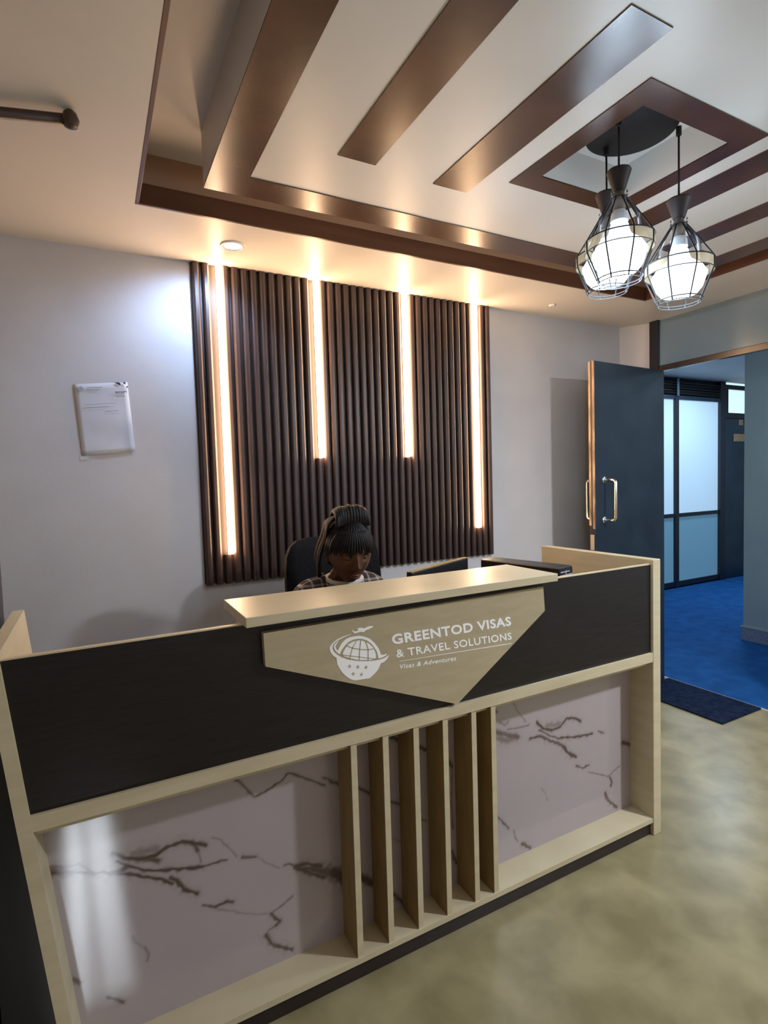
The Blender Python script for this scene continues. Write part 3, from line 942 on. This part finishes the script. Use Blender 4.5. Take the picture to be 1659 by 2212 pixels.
def make_lamp(x, y, zc, k):
    """zc = top of the cone cap, k = length of the lamp against the standard one"""
    def lathe(name, prof, c, *a, **kw):
        return LATHE(name, [(r * RS, z * k) for r, z in prof] if name != 'boss' else prof, c, *a, **kw)

    K(tube('cord', [(x, y, 2.783 - 0.036), (x, y, zc - 0.01)], 0.0035, 'darkmetal', None, 8))
    K(lathe('boss', [(0.009, 0), (0.009, -0.028), (0.006, -0.03)], (x, y, 2.783 - 0.037), 'darkmetal', None, n=14))
    K(lathe('cone_cap', [(0.003, 0.0), (0.034, -0.001), (0.036, -0.006), (0.031, -0.022), (0.019, -0.062), (0.0165, -0.068), (0.003, -0.068)], (x, y, zc), 'darkcone', None, n=32))
    # ribbed glass collar, socket, bulb and bell of clear glass
    K(lathe('glass_collar', [(0.022, -0.066), (0.025, -0.072), (0.0215, -0.078), (0.025, -0.084), (0.022, -0.09)], (x, y, zc), 'glass', None, n=28, closed=False))
    K(lathe('socket', [(0.012, -0.066), (0.0185, -0.088), (0.0185, -0.125), (0.016, -0.13), (0.001, -0.13)], (x, y, zc), 'socket', None, n=24))
    K(lathe('bulb_base', [(0.018, -0.13), (0.024, -0.140), (0.026, -0.165), (0.018, -0.168)], (x, y, zc), 'bulbbase', None, n=24))
    K(lathe('glass_bell', [(0.023, -0.09), (0.028, -0.096), (0.045, -0.125), (0.057, -0.150), (0.063, -0.180), (0.066, -0.205)], (x, y, zc), 'glass', None, n=40, closed=False))
    prof = [(0.018, -0.165), (0.026, -0.176), (0.030, -0.195), (0.036, -0.212), (0.066, -0.238), (0.080, -0.262), (0.075, -0.282), (0.067, -0.308), (0.052, -0.328), (0.001, -0.333)]
    K(lathe('bulb', prof, (x, y, zc), 'bulb', None, n=32))
    ld = bpy.data.lights.new('bulb_light', 'POINT')
    ld.energy = BULB_POINT
    ld.color = COOL
    ld.shadow_soft_size = 0.05
    lo = bpy.data.objects.new('bulb_light', ld)
    COL.objects.link(lo)
    lo.location = (x, y, zc - 0.40)
    # cage: rings, band and wires
    cage = K(tube('cage', [(x + 0.0225 * RS * math.cos(a), y + 0.0225 * RS * math.sin(a), zc - 0.092 * k) for a in [i * 2 * math.pi / 24 for i in range(24)]], 0.003, 'darkmetal', None, 6, True))

    def ringo(r, z, rad):
        o = tube('ring', [(x + r * RS * math.cos(a), y + r * RS * math.sin(a), zc + z * k) for a in [i * 2 * math.pi / 48 for i in range(48)]], rad, 'darkmetal', None, 6, True)
        o.parent = cage
        return o
    RB = 0.1
    ringo(RB, -0.223, 0.0022)
    ringo(RB, -0.259, 0.0016)
    ringo(0.066, -0.348, 0.0022)
    ringo(0.062, -0.359, 0.0018)
    band = lathe('band', [(RB - 0.001, -0.225), (RB - 0.001, -0.257)], (x, y, zc), 'smoked', None, n=48, closed=False)
    band.parent = cage
    for i in range(8):
        a = i * math.pi / 4 + 0.3
        ca, sa = math.cos(a), math.sin(a)
        pts = [(0.0225, -0.092), (0.045, -0.128), (RB, -0.223), (RB + 0.001, -0.240), (RB, -0.259), (0.066, -0.348), (0.062, -0.359)]
        w = tube('wire', [(x + r * RS * ca, y + r * RS * sa, zc + z * k) for r, z in pts], 0.0026, 'darkmetal', None, 6)
        w.parent = cage
    return cage


make_lamp(1.625, 1.305, 2.575, 1.03)
make_lamp(1.860, 1.248, 2.503, 1.0)
make_lamp(1.726, 1.440, 2.582, 1.0)

# ------------------------------------------------------------------ doorway and open door
struct_door = struct(box('door_1', 3.655, 3.680, 2.615, 2.682, 0.0, H, 'frame'))
keep(box('door_lintel', 3.665, 3.70, 1.15, 2.615, 2.283, 2.325, 'bronze', None, bevel=0.003), struct_door)
keep(box('transom_glass', 3.684, 3.690, 1.15, 2.615, 2.325, H, 'hazy'), struct_door)
keep(box('lintel_lip', 3.655, 3.665, 1.15, 2.615, 2.283, 2.300, 'bronze'), struct_door)
keep(box('door_jamb', 3.665, 3.80, 1.15, 1.20, 0.0, 2.283, 'frame'), struct_door)
hinge, free = Vector((3.652, 2.612, 0)), Vector((2.865, 2.546, 0))
dv = (free - hinge)
Ld = dv.length
da = math.atan2(dv.y, dv.x)
leafroot = bpy.data.objects.new('door_leaf', None)
# local x runs from the hinge to the free edge, local y: positive is toward the camera side
bm = bmesh.new()
add_box(bm, 0.0, Ld - 0.004, 0.0, 0.044, 0.012, 2.281)
leaf = finish('door_leaf', bm, 'navy')
COL.objects.unlink(leaf); COL.objects.link(leaf)
leaf.matrix_world = Matrix.Translation(hinge) @ Matrix.Rotation(da, 4, 'Z')
# rotate so that thickness goes behind the face seen from the room
leaf.parent = struct_door
FLIP = -1.0


def D(o):
    o.parent = leaf
    return o


# door local frame: y in [0, .044]; the face toward the camera is y = +0.044 or 0 depending on the turn
yf = 0.044 if (Matrix.Rotation(da, 4, 'Z') @ Vector((0, 1, 0))).y < 0 else 0.0
sgn = 1 if yf > 0 else -1
D(box('edge_strip', Ld - 0.004, Ld, 0.028, 0.044, 1.20, 2.281, 'veneer'))
D(box('edge_strip', Ld - 0.004, Ld, 0.0, 0.016, 1.22, 2.281, 'veneer'))
D(box('edge_groove', Ld - 0.006, Ld - 0.003, 0.016, 0.028, 0.012, 2.281, 'frame'))
D(box('strike_plate', Ld - 0.003, Ld + 0.0015, 0.008, 0.036, 1.06, 1.16, 'plate'))
hx = Ld - 0.095
for side, y0 in ((1, 0.044), (-1, 0.0)):
    yy = y0 + side * 0.085
    h = tube('door_handle', [(hx, y0, 1.516), (hx, y0 + side * 0.06, 1.516), (hx, yy - side * 0.010, 1.512), (hx, yy, 1.500), (hx, yy, 1.39), (hx, yy, 1.268), (hx, yy - side * 0.010, 1.256), (hx, y0 + side * 0.06, 1.252), (hx, y0, 1.252)], 0.011, 'chrome', None, 12)
    D(h)
    for z in (1.516, 1.252):
        bm = bmesh.new()
        add_lathe(bm, [(0.010, 0.0), (0.024, 0.0), (0.024, 0.006), (0.010, 0.008)], (0, 0, 0), 24)
        bmesh.ops.rotate(bm, verts=bm.verts, matrix=Matrix.Rotation(math.radians(-90 * side), 3, 'X'))
        bmesh.ops.translate(bm, verts=bm.verts, vec=(hx, y0, z))
        D(finish('handle_rose', bm, 'rose', None, True))

# door mat and pale threshold
dm = box('door_mat', 3.325, 3.75, 1.95, 2.60, 0.0, 0.012, 'mat', None, bevel=0.003)
tag(dm, 'dark navy door mat lying across the doorway to the corridor', 'mat')
struct(box('trim_1', 3.745, 3.765, 1.2, 2.68, 0.0, 0.006, 'threshold'))

# ------------------------------------------------------------------ corridor
struct(box('wall_corridor_back', 3.70, 9.1, 4.67 + 0.03, 4.8, 0, 2.95, 'bluewall'))
struct(box('wall_corridor_left', 3.70, 3.80, 2.97, 4.70, 0, 2.95, 'bluewall'))
struct(box('wall_corridor_right', 9.0, 9.1, YF, 4.70, 0, 2.95, 'bluewall'))
struct(box('wall_corridor_rear', 3.80, 9.1, YF - 0.1, YF, 0, 2.95, 'bluewall'))
struct(box('wall_column', 5.20, 5.35, YF, 2.865, 0, 2.80, 'bluewall'))
struct(box('ceiling_corridor', 3.80, 9.1, YF - 0.1, 4.8, 2.80, 2.86, 'wall'))
b1 = struct(box('baseboard_column', 5.186, 5.20, YF, 2.879, 0, 0.118, 'skirting', None, bevel=0.002))
keep(box('baseboard_cap', 5.184, 5.20, YF, 2.881, 0.118, 0.132, 'bluewall'), b1)
keep(box('baseboard_return', 5.20, 5.36, 2.865, 2.879, 0, 0.118, 'skirting'), b1)

Yc = 4.67
win = struct(box('window_2', 4.0, 7.93, Yc, Yc + 0.03, 0.0, 0.02, 'frame'))


def Wn(o):
    return keep(o, win)


fr = 'frame'
Wn(box('bottom_rail', 4.0, 7.81, Yc - 0.035, Yc + 0.02, 0.02, 0.085, fr))
Wn(box('middle_rail', 4.0, 7.81, Yc - 0.035, Yc + 0.02, 0.952, 1.003, fr))
Wn(box('top_rail', 4.0, 7.81, Yc - 0.035, Yc + 0.02, 2.515, 2.565, M['navy']))
for x0, x1 in ((4.0, 4.07), (5.40, 5.47), (6.828, 6.903)):
    Wn(box('mullion', x0, x1, Yc - 0.04, Yc + 0.02, 0.0, 2.565, fr))
Wn(box('post', 7.81, 7.93, Yc - 0.05, Yc + 0.02, 0.0, 2.80, fr))
for x0, x1 in ((4.07, 5.40), (5.47, 6.828), (6.903, 7.81)):
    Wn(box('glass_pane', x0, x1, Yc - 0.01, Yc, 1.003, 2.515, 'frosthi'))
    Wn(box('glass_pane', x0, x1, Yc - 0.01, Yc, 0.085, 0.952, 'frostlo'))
Wn(box('louvre_back', 4.0, 7.81, Yc, Yc + 0.02, 2.565, 2.80, fr))
for i in range(3):
    bm = bmesh.new()
    z = 2.59 + i * 0.072
    add_prism(bm, [(Yc - 0.045, z), (Yc - 0.040, z - 0.006), (Yc, z + 0.035), (Yc, z + 0.045)], lambda u, v, d: Vector((d, u, v)), 4.0, 7.81)
    Wn(finish('louvre_blade', bm, 'plastic'))
Wn(box('louvre_clip', 6.845, 6.89, Yc - 0.055, Yc - 0.045, 2.56, 2.80, 'glass_frame'))

d2 = struct(box('door_2', 7.93, 8.95, Yc - 0.03, Yc + 0.02, 0.01, 2.30, 'navy'))
keep(box('transom_rail', 7.93, 8.95, Yc - 0.05, Yc + 0.02, 2.30, 2.372, fr), d2)
keep(box('transom_pane', 8.0, 8.90, Yc - 0.01, Yc, 2.372, 2.705, 'transom'), d2)
keep(box('transom_post', 7.93, 8.0, Yc - 0.045, Yc + 0.02, 2.372, 2.705, fr), d2)
keep(box('transom_head', 7.93, 8.95, Yc - 0.045, Yc + 0.02, 2.705, 2.765, fr), d2)
keep(box('ceiling_gap_strip', 7.97, 8.95, Yc - 0.02, Yc, 2.765, 2.80, 'transom'), d2)  # pale strip above the transom head, emissive like the pane
keep(box('name_plate', 8.153, 8.62, Yc - 0.040, Yc - 0.03, 1.968, 2.078, 'signplate', None, bevel=0.004), d2)
keep(box('small_label', 8.285, 8.38, Yc - 0.035, Yc - 0.03, 2.205, 2.285, 'signplate'), d2)

# ------------------------------------------------------------------ black cabinet left of the counter
cab = thing('black_cabinet', 'tall glossy black cabinet standing at the far left behind the counter end', 'cabinet', (-0.63, 1.77, 0))
keep(box('carcass', -1.0, -0.262, 1.52, 2.02, 0.0, 1.36, 'leather', None, bevel=0.004), cab)
for a, b in ((-0.995, -0.633), (-0.629, -0.267)):
    keep(box('cabinet_door', a, b, 1.502, 1.52, 0.03, 1.34, 'leather', None, bevel=0.003), cab)
for x in (-0.655, -0.607):
    keep(tube('handle', [(x, 1.504, 0.72), (x, 1.485, 0.72), (x, 1.485, 0.86), (x, 1.504, 0.86)], 0.004, 'frame', None, 8), cab)

# ------------------------------------------------------------------ office chair
ch = thing('office_chair', 'black high-backed office chair behind the seated receptionist', 'chair', (0.98, 2.30, 0.0))


def rounded_pad(name, cx, cy, cz, wx, wy, wz, m, tilt=0.0, curve=0.0, parent=None):
    bm = bmesh.new()
    add_box(bm, -wx / 2, wx / 2, -wy / 2, wy / 2, -wz / 2, wz / 2)
    bmesh.ops.subdivide_edges(bm, edges=bm.edges, cuts=7, use_grid_fill=True)
    for v in bm.verts:
        x, y, z = v.co.x / (wx / 2), v.co.y / (wy / 2), v.co.z / (wz / 2)
        if wz > wy:
            k = (abs(x) ** 5 + abs(z) ** 5) ** 0.2
            if k > 1:
                v.co.x /= k; v.co.z /= k
            v.co.y *= max(0.35, 1 - 0.5 * max(abs(x), abs(z)) ** 4)
            v.co.y -= curve * x * x
        else:
            k = (abs(x) ** 5 + abs(y) ** 5) ** 0.2
            if k > 1:
                v.co.x /= k; v.co.y /= k
            v.co.z *= max(0.4, 1 - 0.5 * max(abs(x), abs(y)) ** 4)
    bmesh.ops.rotate(bm, verts=bm.verts, matrix=Matrix.Rotation(tilt, 3, 'X'))
    bmesh.ops.translate(bm, verts=bm.verts, vec=(cx, cy, cz))
    return finish(name, bm, m, parent, True)


keep(rounded_pad('backrest', 0.99, 2.42, 1.00, 0.48, 0.07, 0.60, 'chairfabric', math.radians(-6), 0.03), ch)
keep(rounded_pad('seat', 0.97, 2.20, 0.47, 0.48, 0.46, 0.08, 'chairfabric'), ch)
keep(tube('back_bracket', [(0.97, 2.30, 0.42), (0.98, 2.46, 0.44), (0.99, 2.465, 0.62), (0.99, 2.46, 0.85)], 0.018, 'plastic', None, 10), ch)
keep(tube('gas_column', [(0.97, 2.22, 0.09), (0.97, 2.22, 0.44)], 0.025, 'plastic', None, 14), ch)
for s in (-1, 1):
    x = 0.97 + s * 0.27
    keep(tube('armrest', [(x - s * 0.04, 2.24, 0.46), (x, 2.24, 0.50), (x, 2.24, 0.66), (x, 2.16, 0.68), (x, 2.34, 0.68)], 0.014, 'plastic', None, 8), ch)
for i in range(5):
    a = i * 2 * math.pi / 5 + 0.3
    ex, ey = 0.97 + 0.27 * math.cos(a), 2.22 + 0.27 * math.sin(a)
    keep(tube('base_arm', [(0.97, 2.22, 0.11), (ex, ey, 0.075)], 0.016, 'plastic', None, 8), ch)
    cst = tube('caster', [(ex - 0.018 * math.sin(a), ey + 0.018 * math.cos(a), 0.03), (ex + 0.018 * math.sin(a), ey - 0.018 * math.cos(a), 0.03)], 0.03, 'plastic', None, 14)
    keep(cst, ch)

# ------------------------------------------------------------------ seated receptionist
PC = Vector((0.905, 2.0, 0.0))
person = thing('person', 'seated person with pulled-up braided black hair in a plaid shirt behind the counter', 'person', (0.97, 2.2, 0.0))


def skin_mesh(name, nodes_, edges, root=0, sub=1):
    me = bpy.data.meshes.new(name)
    me.from_pydata([n[:3] for n in nodes_], edges, [])
    o = bpy.data.objects.new(name, me)
    COL.objects.link(o)
    sk = o.modifiers.new('skin', 'SKIN')
    sk.use_smooth_shade = True
    lay = me.skin_vertices[0] if me.skin_vertices else None
    if lay is None:
        bm = bmesh.new(); bm.from_mesh(me)
        bm.verts.layers.skin.verify()
        bm.to_mesh(me); bm.free()
        lay = me.skin_vertices[0]
    for i, n in enumerate(nodes_):
        r = n[3]
        ry = n[4] if len(n) > 4 else r
        lay.data[i].radius = (r, ry)
        lay.data[i].use_root = (i == root)
    sb = o.modifiers.new('sub', 'SUBSURF')
    sb.levels = sub
    sb.render_levels = sub
    return o


def bake(o):
    bpy.context.view_layer.update()
    dg = bpy.context.evaluated_depsgraph_get()
    me = bpy.data.meshes.new_from_object(o.evaluated_get(dg))
    bpy.data.objects.remove(o)
    return me


def chain(nodes_, edges, start, pts):
    prev = start
    for p in pts:
        nodes_.append(p)
        i = len(nodes_) - 1
        if prev is not None:
            edges.append((prev, i))
        prev = i
    return prev


def body_nodes(grow=0.0, parts=('torso', 'arms', 'legs', 'neck', 'hands')):
    n, e = [(0.97, 2.21, 0.56, 0.135 + grow, 0.11 + grow)], []
    t = chain(n, e, 0, [(0.965, 2.205, 0.70, 0.115 + grow, 0.095 + grow), (0.945, 2.195, 0.88, 0.125 + grow, 0.10 + grow), (0.915, 2.165, 1.03, 0.130 + grow, 0.095 + grow), (0.905, 2.135, 1.115, 0.085 + grow, 0.068 + grow)])
    if 'neck' in parts:
        chain(n, e, t, [(0.90, 2.095, 1.165, 0.052), (0.895, 2.055, 1.205, 0.050), (0.89, 2.025, 1.24, 0.055)])
    for s in (-1, 1):
        sx = 0.895 + s * 0.158
        el = (0.93 + s * 0.265, 2.0, 0.83)
        wr_ = (0.95 + s * 0.13, 1.80, 0.795)
        a = chain(n, e, t - 1, [(0.90 + s * 0.08, 2.14, 1.125, 0.056 + grow), (sx, 2.12, 1.108, 0.054 + grow), ((sx + el[0]) / 2, 2.07, 0.96, 0.046 + grow), (*el, 0.042 + grow), ((el[0] + wr_[0]) / 2, 1.90, 0.812, 0.037 + grow), (*wr_, 0.027 + grow)])
        if 'hands' in parts:
            hx_, hy = wr_[0] - s * 0.02, wr_[1] - 0.05
            p = chain(n, e, a, [(hx_, hy, 0.792, 0.030, 0.016), (hx_ - s * 0.005, hy - 0.03, 0.790, 0.034, 0.014)])
            for k in range(4):
                off = (k - 1.5) * 0.020
                ln = (0.072, 0.082, 0.078, 0.062)[k]
                chain(n, e, p, [(hx_ + off, hy - 0.045, 0.788, 0.0085), (hx_ + off * 1.1, hy - 0.045 - ln * 0.5, 0.790, 0.008), (hx_ + off * 1.15, hy - 0.045 - ln, 0.778, 0.007)])
            chain(n, e, p - 1, [(hx_ - s * 0.034, hy - 0.012, 0.786, 0.010), (hx_ - s * 0.050, hy - 0.042, 0.780, 0.009), (hx_ - s * 0.052, hy - 0.062, 0.776, 0.008)])
        if 'legs' in parts:
            hipx = 0.97 + s * 0.09
            chain(n, e, 0, [(hipx, 2.15, 0.565, 0.085 + grow), (0.97 + s * 0.11, 1.93, 0.57, 0.075 + grow), (0.97 + s * 0.12, 1.76, 0.565, 0.058 + grow), (0.97 + s * 0.12, 1.74, 0.50, 0.055 + grow), (0.97 + s * 0.12, 1.78, 0.30, 0.048 + grow), (0.97 + s * 0.12, 1.80, 0.10, 0.034 + grow), (0.97 + s * 0.12, 1.795, 0.05, 0.034), (0.97 + s * 0.12, 1.70, 0.033, 0.030)])
    return n, e


# head, modelled as a displaced ellipsoid; local frame: face toward -y, z up, origin at head centre
def head_point(th, ph, extra=0.0):
    """th: azimuth, 0 = face; ph: elevation"""
    d = np.array([math.sin(th) * math.cos(ph), -math.cos(th) * math.cos(ph), math.sin(ph)])
    a, b, c = 0.077, 0.097, 0.115
    r = 1.0 / math.sqrt((d[0] / a) ** 2 + (d[1] / b) ** 2 + (d[2] / c) ** 2)
    p = d * r
    x, y, z = p
    # jaw taper
    if z < 0:
        k = 1 - 0.42 * (min(1, -z / 0.115)) ** 1.6
        p[0] *= k
        if y < 0:
            p[1] *= 1 - 0.10 * (-z / 0.115) ** 2
        else:
            p[1] *= 1 - 0.45 * (-z / 0.115)
    if y < 0:
        g = lambda cx, cz, sx, sz: math.exp(-((p[0] - cx) / sx) ** 2 - ((p[2] - cz) / sz) ** 2)
        p[1] += 0.010 * abs(p[0] / 0.07) ** 2 * 0
        p[1] -= 0.021 * g(0, -0.026, 0.011, 0.012) + 0.012 * g(0, -0.008, 0.008, 0.018)      # nose
        p[1] -= 0.006 * (g(-0.013, -0.03, 0.007, 0.006) + g(0.013, -0.03, 0.007, 0.006))
        p[1] += 0.009 * (g(-0.031, 0.004, 0.014, 0.010) + g(0.031, 0.004, 0.014, 0.010))      # eye sockets
        p[1] -= 0.004 * (g(-0.03, 0.026, 0.02, 0.007) + g(0.03, 0.026, 0.02, 0.007))          # brow
        p[1] -= 0.010 * g(0, -0.060, 0.022, 0.008)                                             # lips
        p[1] += 0.004 * g(0, -0.060, 0.018, 0.0018)
        p[1] -= 0.008 * g(0, -0.098, 0.022, 0.014)                                             # chin
        p[1] -= 0.004 * (g(-0.045, -0.03, 0.02, 0.02) + g(0.045, -0.03, 0.02, 0.02))          # cheeks
    n = np.array([x / a ** 2, y / b ** 2, z / c ** 2]); n /= np.linalg.norm(n)
    return p + n * extra


def head_grid(nt=128, npx=96, extra=0.0, cond=None, exf=None):
    bm = bmesh.new()
    g = []
    for j in range(npx + 1):
        ph = -math.pi / 2 + math.pi * j / npx
        row = []
        for i in range(nt):
            th = -math.pi + 2 * math.pi * i / nt
            ex = exf(th, ph) if exf else extra
            row.append(bm.verts.new(head_point(th, ph, ex)))
        g.append(row)
    for j in range(npx):
        for i in range(nt):
            if cond is None or cond(-math.pi + 2 * math.pi * (i + 0.5) / nt, -math.pi / 2 + math.pi * (j + 0.5) / npx):
                bm.faces.new((g[j][i], g[j][(i + 1) % nt], g[j + 1][(i + 1) % nt], g[j + 1][i]))
    bmesh.ops.remove_doubles(bm, verts=bm.verts, dist=1e-5)
    loose = [v for v in bm.verts if not v.link_faces]
    bmesh.ops.delete(bm, geom=loose, context='VERTS')
    return bm


HS = 1.12
HM = Matrix.Translation(Vector((0.890, 2.0, 1.278))) @ Matrix.Rotation(math.radians(-6), 4, 'Z') @ Matrix.Rotation(math.radians(14), 4, 'X') @ Matrix.Scale(HS, 4)
bmh = head_grid()
for s in (-1, 1):   # ears
    r = bmesh.ops.create_uvsphere(bmh, u_segments=16, v_segments=12, radius=1.0)
    for v in r['verts']:
        cup = 0.35 if v.co.x * s > 0.2 and (v.co.y ** 2 + v.co.z ** 2) < 0.35 else 1
        v.co = Vector((s * 0.0775 + v.co.x * 0.008 * cup, 0.010 + v.co.y * 0.017, -0.012 + v.co.z * 0.030))
bmh.transform(HM)
hm = bpy.data.meshes.new('head'); bmh.to_mesh(hm); bmh.free()
n_, e_ = body_nodes()
bodyme = bake(skin_mesh('b', n_, e_))
bm = bmesh.new(); bm.from_mesh(bodyme); bm.from_mesh(hm)
jm = bpy.data.meshes.new('j'); bm.to_mesh(jm); bm.free()
jo = bpy.data.objects.new('j', jm); COL.objects.link(jo)
rm = jo.modifiers.new('remesh', 'REMESH'); rm.mode = 'VOXEL'; rm.voxel_size = 0.0042; rm.use_smooth_shade = True
sm = jo.modifiers.new('smooth', 'SMOOTH'); sm.factor = 0.5; sm.iterations = 2
bm_final = bake(jo)
bm_final.name = 'body'
keep(link('body', bm_final, 'skin'), person)


def P_(o, mname=None):
    o.matrix_world = Matrix.Identity(4)
    return keep(o, person)


def headpart(name, bm, m, smooth=True):
    bm.transform(HM)
    return keep(finish(name, bm, m, None, smooth), person)


for s in (-1, 1):
    bm = bmesh.new(); bmesh.ops.create_uvsphere(bm, u_segments=20, v_segments=14, radius=0.0115, matrix=Matrix.Translation((s * 0.031, -0.0742, 0.003)))
    eye = headpart('eye', bm, 'eyewhite')
    bm = bmesh.new(); bmesh.ops.create_uvsphere(bm, u_segments=16, v_segments=10, radius=0.006, matrix=Matrix.Translation((s * 0.031, -0.0805, 0.001)))
    o = finish('iris', bm, 'iris', None, True); o.data.transform(HM); o.parent = eye
    o.matrix_parent_inverse = Matrix.Identity(4)
    bm = bmesh.new()
    bmesh.ops.create_uvsphere(bm, u_segments=24, v_segments=18, radius=0.0135, matrix=Matrix.Translation((s * 0.031, -0.0742, 0.003)))
    bmesh.ops.delete(bm, geom=[v for v in bm.verts if v.co.z < 0.0005 or v.co.y > -0.072], context='VERTS')
    headpart('eyelid', bm, 'skin')
    bm = bmesh.new()
    add_tube(bm, [(s * (0.014 + 0.011 * k), -0.092 + 0.0035 * k * k * 0.55, 0.024 + 0.004 * math.sin(k * 1.0)) for k in range(4)], 0.0022, 6)
    headpart('eyebrow', bm, 'hair')
bm = bmesh.new()
add_tube(bm, [(-0.022, -0.0835, -0.060), (-0.010, -0.0915, -0.058), (0, -0.093, -0.0595), (0.010, -0.0915, -0.058), (0.022, -0.0835, -0.060)], 0.004, 8, radii=[0.001, 0.0035, 0.004, 0.0035, 0.001])
add_tube(bm, [(-0.020, -0.083, -0.0615), (-0.010, -0.0905, -0.066), (0, -0.092, -0.067), (0.010, -0.0905, -0.066), (0.020, -0.083, -0.0615)], 0.004, 8, radii=[0.001, 0.004, 0.005, 0.004, 0.001])
headpart('lips', bm, 'lips')


def scalp(th, ph):
    # hairline: high over the forehead, low behind
    a = abs(th)
    line = 0.42 if a < 0.9 else (0.42 - (a - 0.9) * 1.0 if a < 1.45 else -0.13 - (a - 1.45) * 0.75)
    return ph > max(line, -0.95)


hairroot = headpart('hair', head_grid(140, 100, cond=scalp, exf=lambda th, ph: 0.009 + 0.0022 * math.sin(th * 46 + math.sin(ph * 9) * 0.5)), 'hair')
rnd = random.Random(3)


def flow(pts, n=4):
    """smooth curve through the points"""
    P = [Vector(p) for p in pts]
    P = [P[0] * 2 - P[1]] + P + [P[-1] * 2 - P[-2]]
    out = []
    for i in range(1, len(P) - 2):
        for k in range(n):
            t = k / n
            out.append(0.5 * ((2 * P[i]) + (P[i + 1] - P[i - 1]) * t + (2 * P[i - 1] - 5 * P[i] + 4 * P[i + 1] - P[i + 2]) * t * t + (3 * P[i] - P[i - 1] - 3 * P[i + 1] + P[i + 2]) * t ** 3))
    out.append(P[-2])
    return out



def hairpart(name, bm):
    o = finish(name, bm, 'hair', None, True)
    o.data.transform(HM)
    o.parent = hairroot
    return o


# gathered roll of braids on top of the head
bm = bmesh.new()
for k in range(16):
    a0 = -1.5 + 3.0 * k / 15
    base = Vector((0.058 * math.sin(a0), -0.040 + 0.012 * math.cos(a0), 0.104))
    peak = Vector((0.054 * math.sin(a0), 0.000, 0.142 + 0.020 * math.cos(a0) + rnd.uniform(-0.003, 0.003)))
    back = Vector((0.050 * math.sin(a0), 0.058, 0.118))
    add_tube(bm, flow([base, (base + peak) / 2 + Vector((0, -0.010, 0.006)), peak, (peak + back) / 2 + Vector((0, 0.006, 0.008)), back]), 0.0075, 8)
hairpart('top_roll', bm)
# braids sweeping from the crown down the side of the head behind the shoulder
for k in range(22):
    bm = bmesh.new()
    u = k / 21
    y0 = 0.0 + 0.07 * u
    sx = -1 if k < 17 else 1
    out = 0.070 + 0.014 * rnd.random()
    pts = [(sx * 0.045, y0 * 0.6 - 0.005, 0.138 - 0.02 * u), (sx * 0.075, y0 * 0.8 + 0.006, 0.098), (sx * out, y0 + 0.02, 0.045), (sx * (out + 0.014), y0 + 0.042, -0.03), (sx * (out + 0.010 - 0.02 * u), y0 + 0.065, -0.11), (sx * (out - 0.01), y0 + 0.085, -0.20 - 0.03 * rnd.random())]
    add_tube(bm, flow(pts), 0.0052, 7)
    hairpart('braid', bm)
# short strands over the forehead
for k in range(26):
    bm = bmesh.new()
    th = -1.15 + 2.3 * k / 25
    p0 = Vector(head_point(th * 0.75, 0.95, 0.010)); p1 = Vector(head_point(th * 0.9, 0.62, 0.0115)); p2 = Vector(head_point(th, 0.40 - rnd.uniform(0.0, 0.12), 0.009)); p3 = Vector(head_point(th * 1.02, 0.26 - rnd.uniform(0.0, 0.20) * (1 if abs(th) > 0.2 else 0.4), 0.004))
    fp = flow([p0, p1, p2, p3])
    add_tube(bm, fp, 0.005, 6, radii=[0.0048 - 0.0036 * (i / (len(fp) - 1)) ** 2 for i in range(len(fp))])
    hairpart('strand', bm)

# clothes follow the body
n_, e_ = body_nodes(0.012, ('torso', 'arms'))
sh = bake(skin_mesh('s', n_, e_, sub=2))
bm = bmesh.new(); bm.from_mesh(sh)
tmp = bpy.data.meshes.new('shirt'); bm.to_mesh(tmp); bm.free()
for p in tmp.polygons:
    p.use_smooth = True
keep(link('shirt', tmp, 'plaid'), person)
bm = bmesh.new()
for k, (r0, r1, z, y, x) in enumerate(((0.066, 0.055, 1.150, 2.085, 0.900),)):
    ringp = []
    for i in range(28):
        a = i * 2 * math.pi / 28
        ringp.append((x + r0 * 1.15 * math.cos(a), y + r0 * 0.95 * math.sin(a) - 0.004, z + 0.012 * math.sin(a) + 0.004))
    add_tube(bm, ringp, 0.010, 8, True)
keep(finish('undershirt_collar', bm, 'collar', None, True), person)
bm = bmesh.new()
for s in (-1, 1):
    add_tube(bm, [(0.90 + s * 0.078, 2.14, 1.168), (0.90 + s * 0.082, 2.095, 1.155), (0.90 + s * 0.062, 2.04, 1.13), (0.90 + s * 0.032, 2.015, 1.095)], 0.013, 8, radii=[0.012, 0.014, 0.013, 0.006])
keep(finish('shirt_collar', bm, 'plaid', None, True), person)
tn = [(0.97, 2.21, 0.56, 0.15, 0.125)]; te = []
for s in (-1, 1):
    chain(tn, te, 0, [(0.97 + s * 0.09, 2.15, 0.567, 0.097), (0.97 + s * 0.11, 1.93, 0.57, 0.087), (0.97 + s * 0.12, 1.76, 0.567, 0.07), (0.97 + s * 0.12, 1.74, 0.50, 0.067), (0.97 + s * 0.12, 1.78, 0.30, 0.06), (0.97 + s * 0.12, 1.80, 0.11, 0.052)])
keep(link('trousers', bake(skin_mesh('t', tn, te, sub=1)), 'denim'), person)
for s in (-1, 1):
    keep(box('shoe', 0.97 + s * 0.12 - 0.045, 0.97 + s * 0.12 + 0.045, 1.62, 1.86, 0.0, 0.075, 'shoe', None, bevel=0.03, seg=3, smooth=True), person)
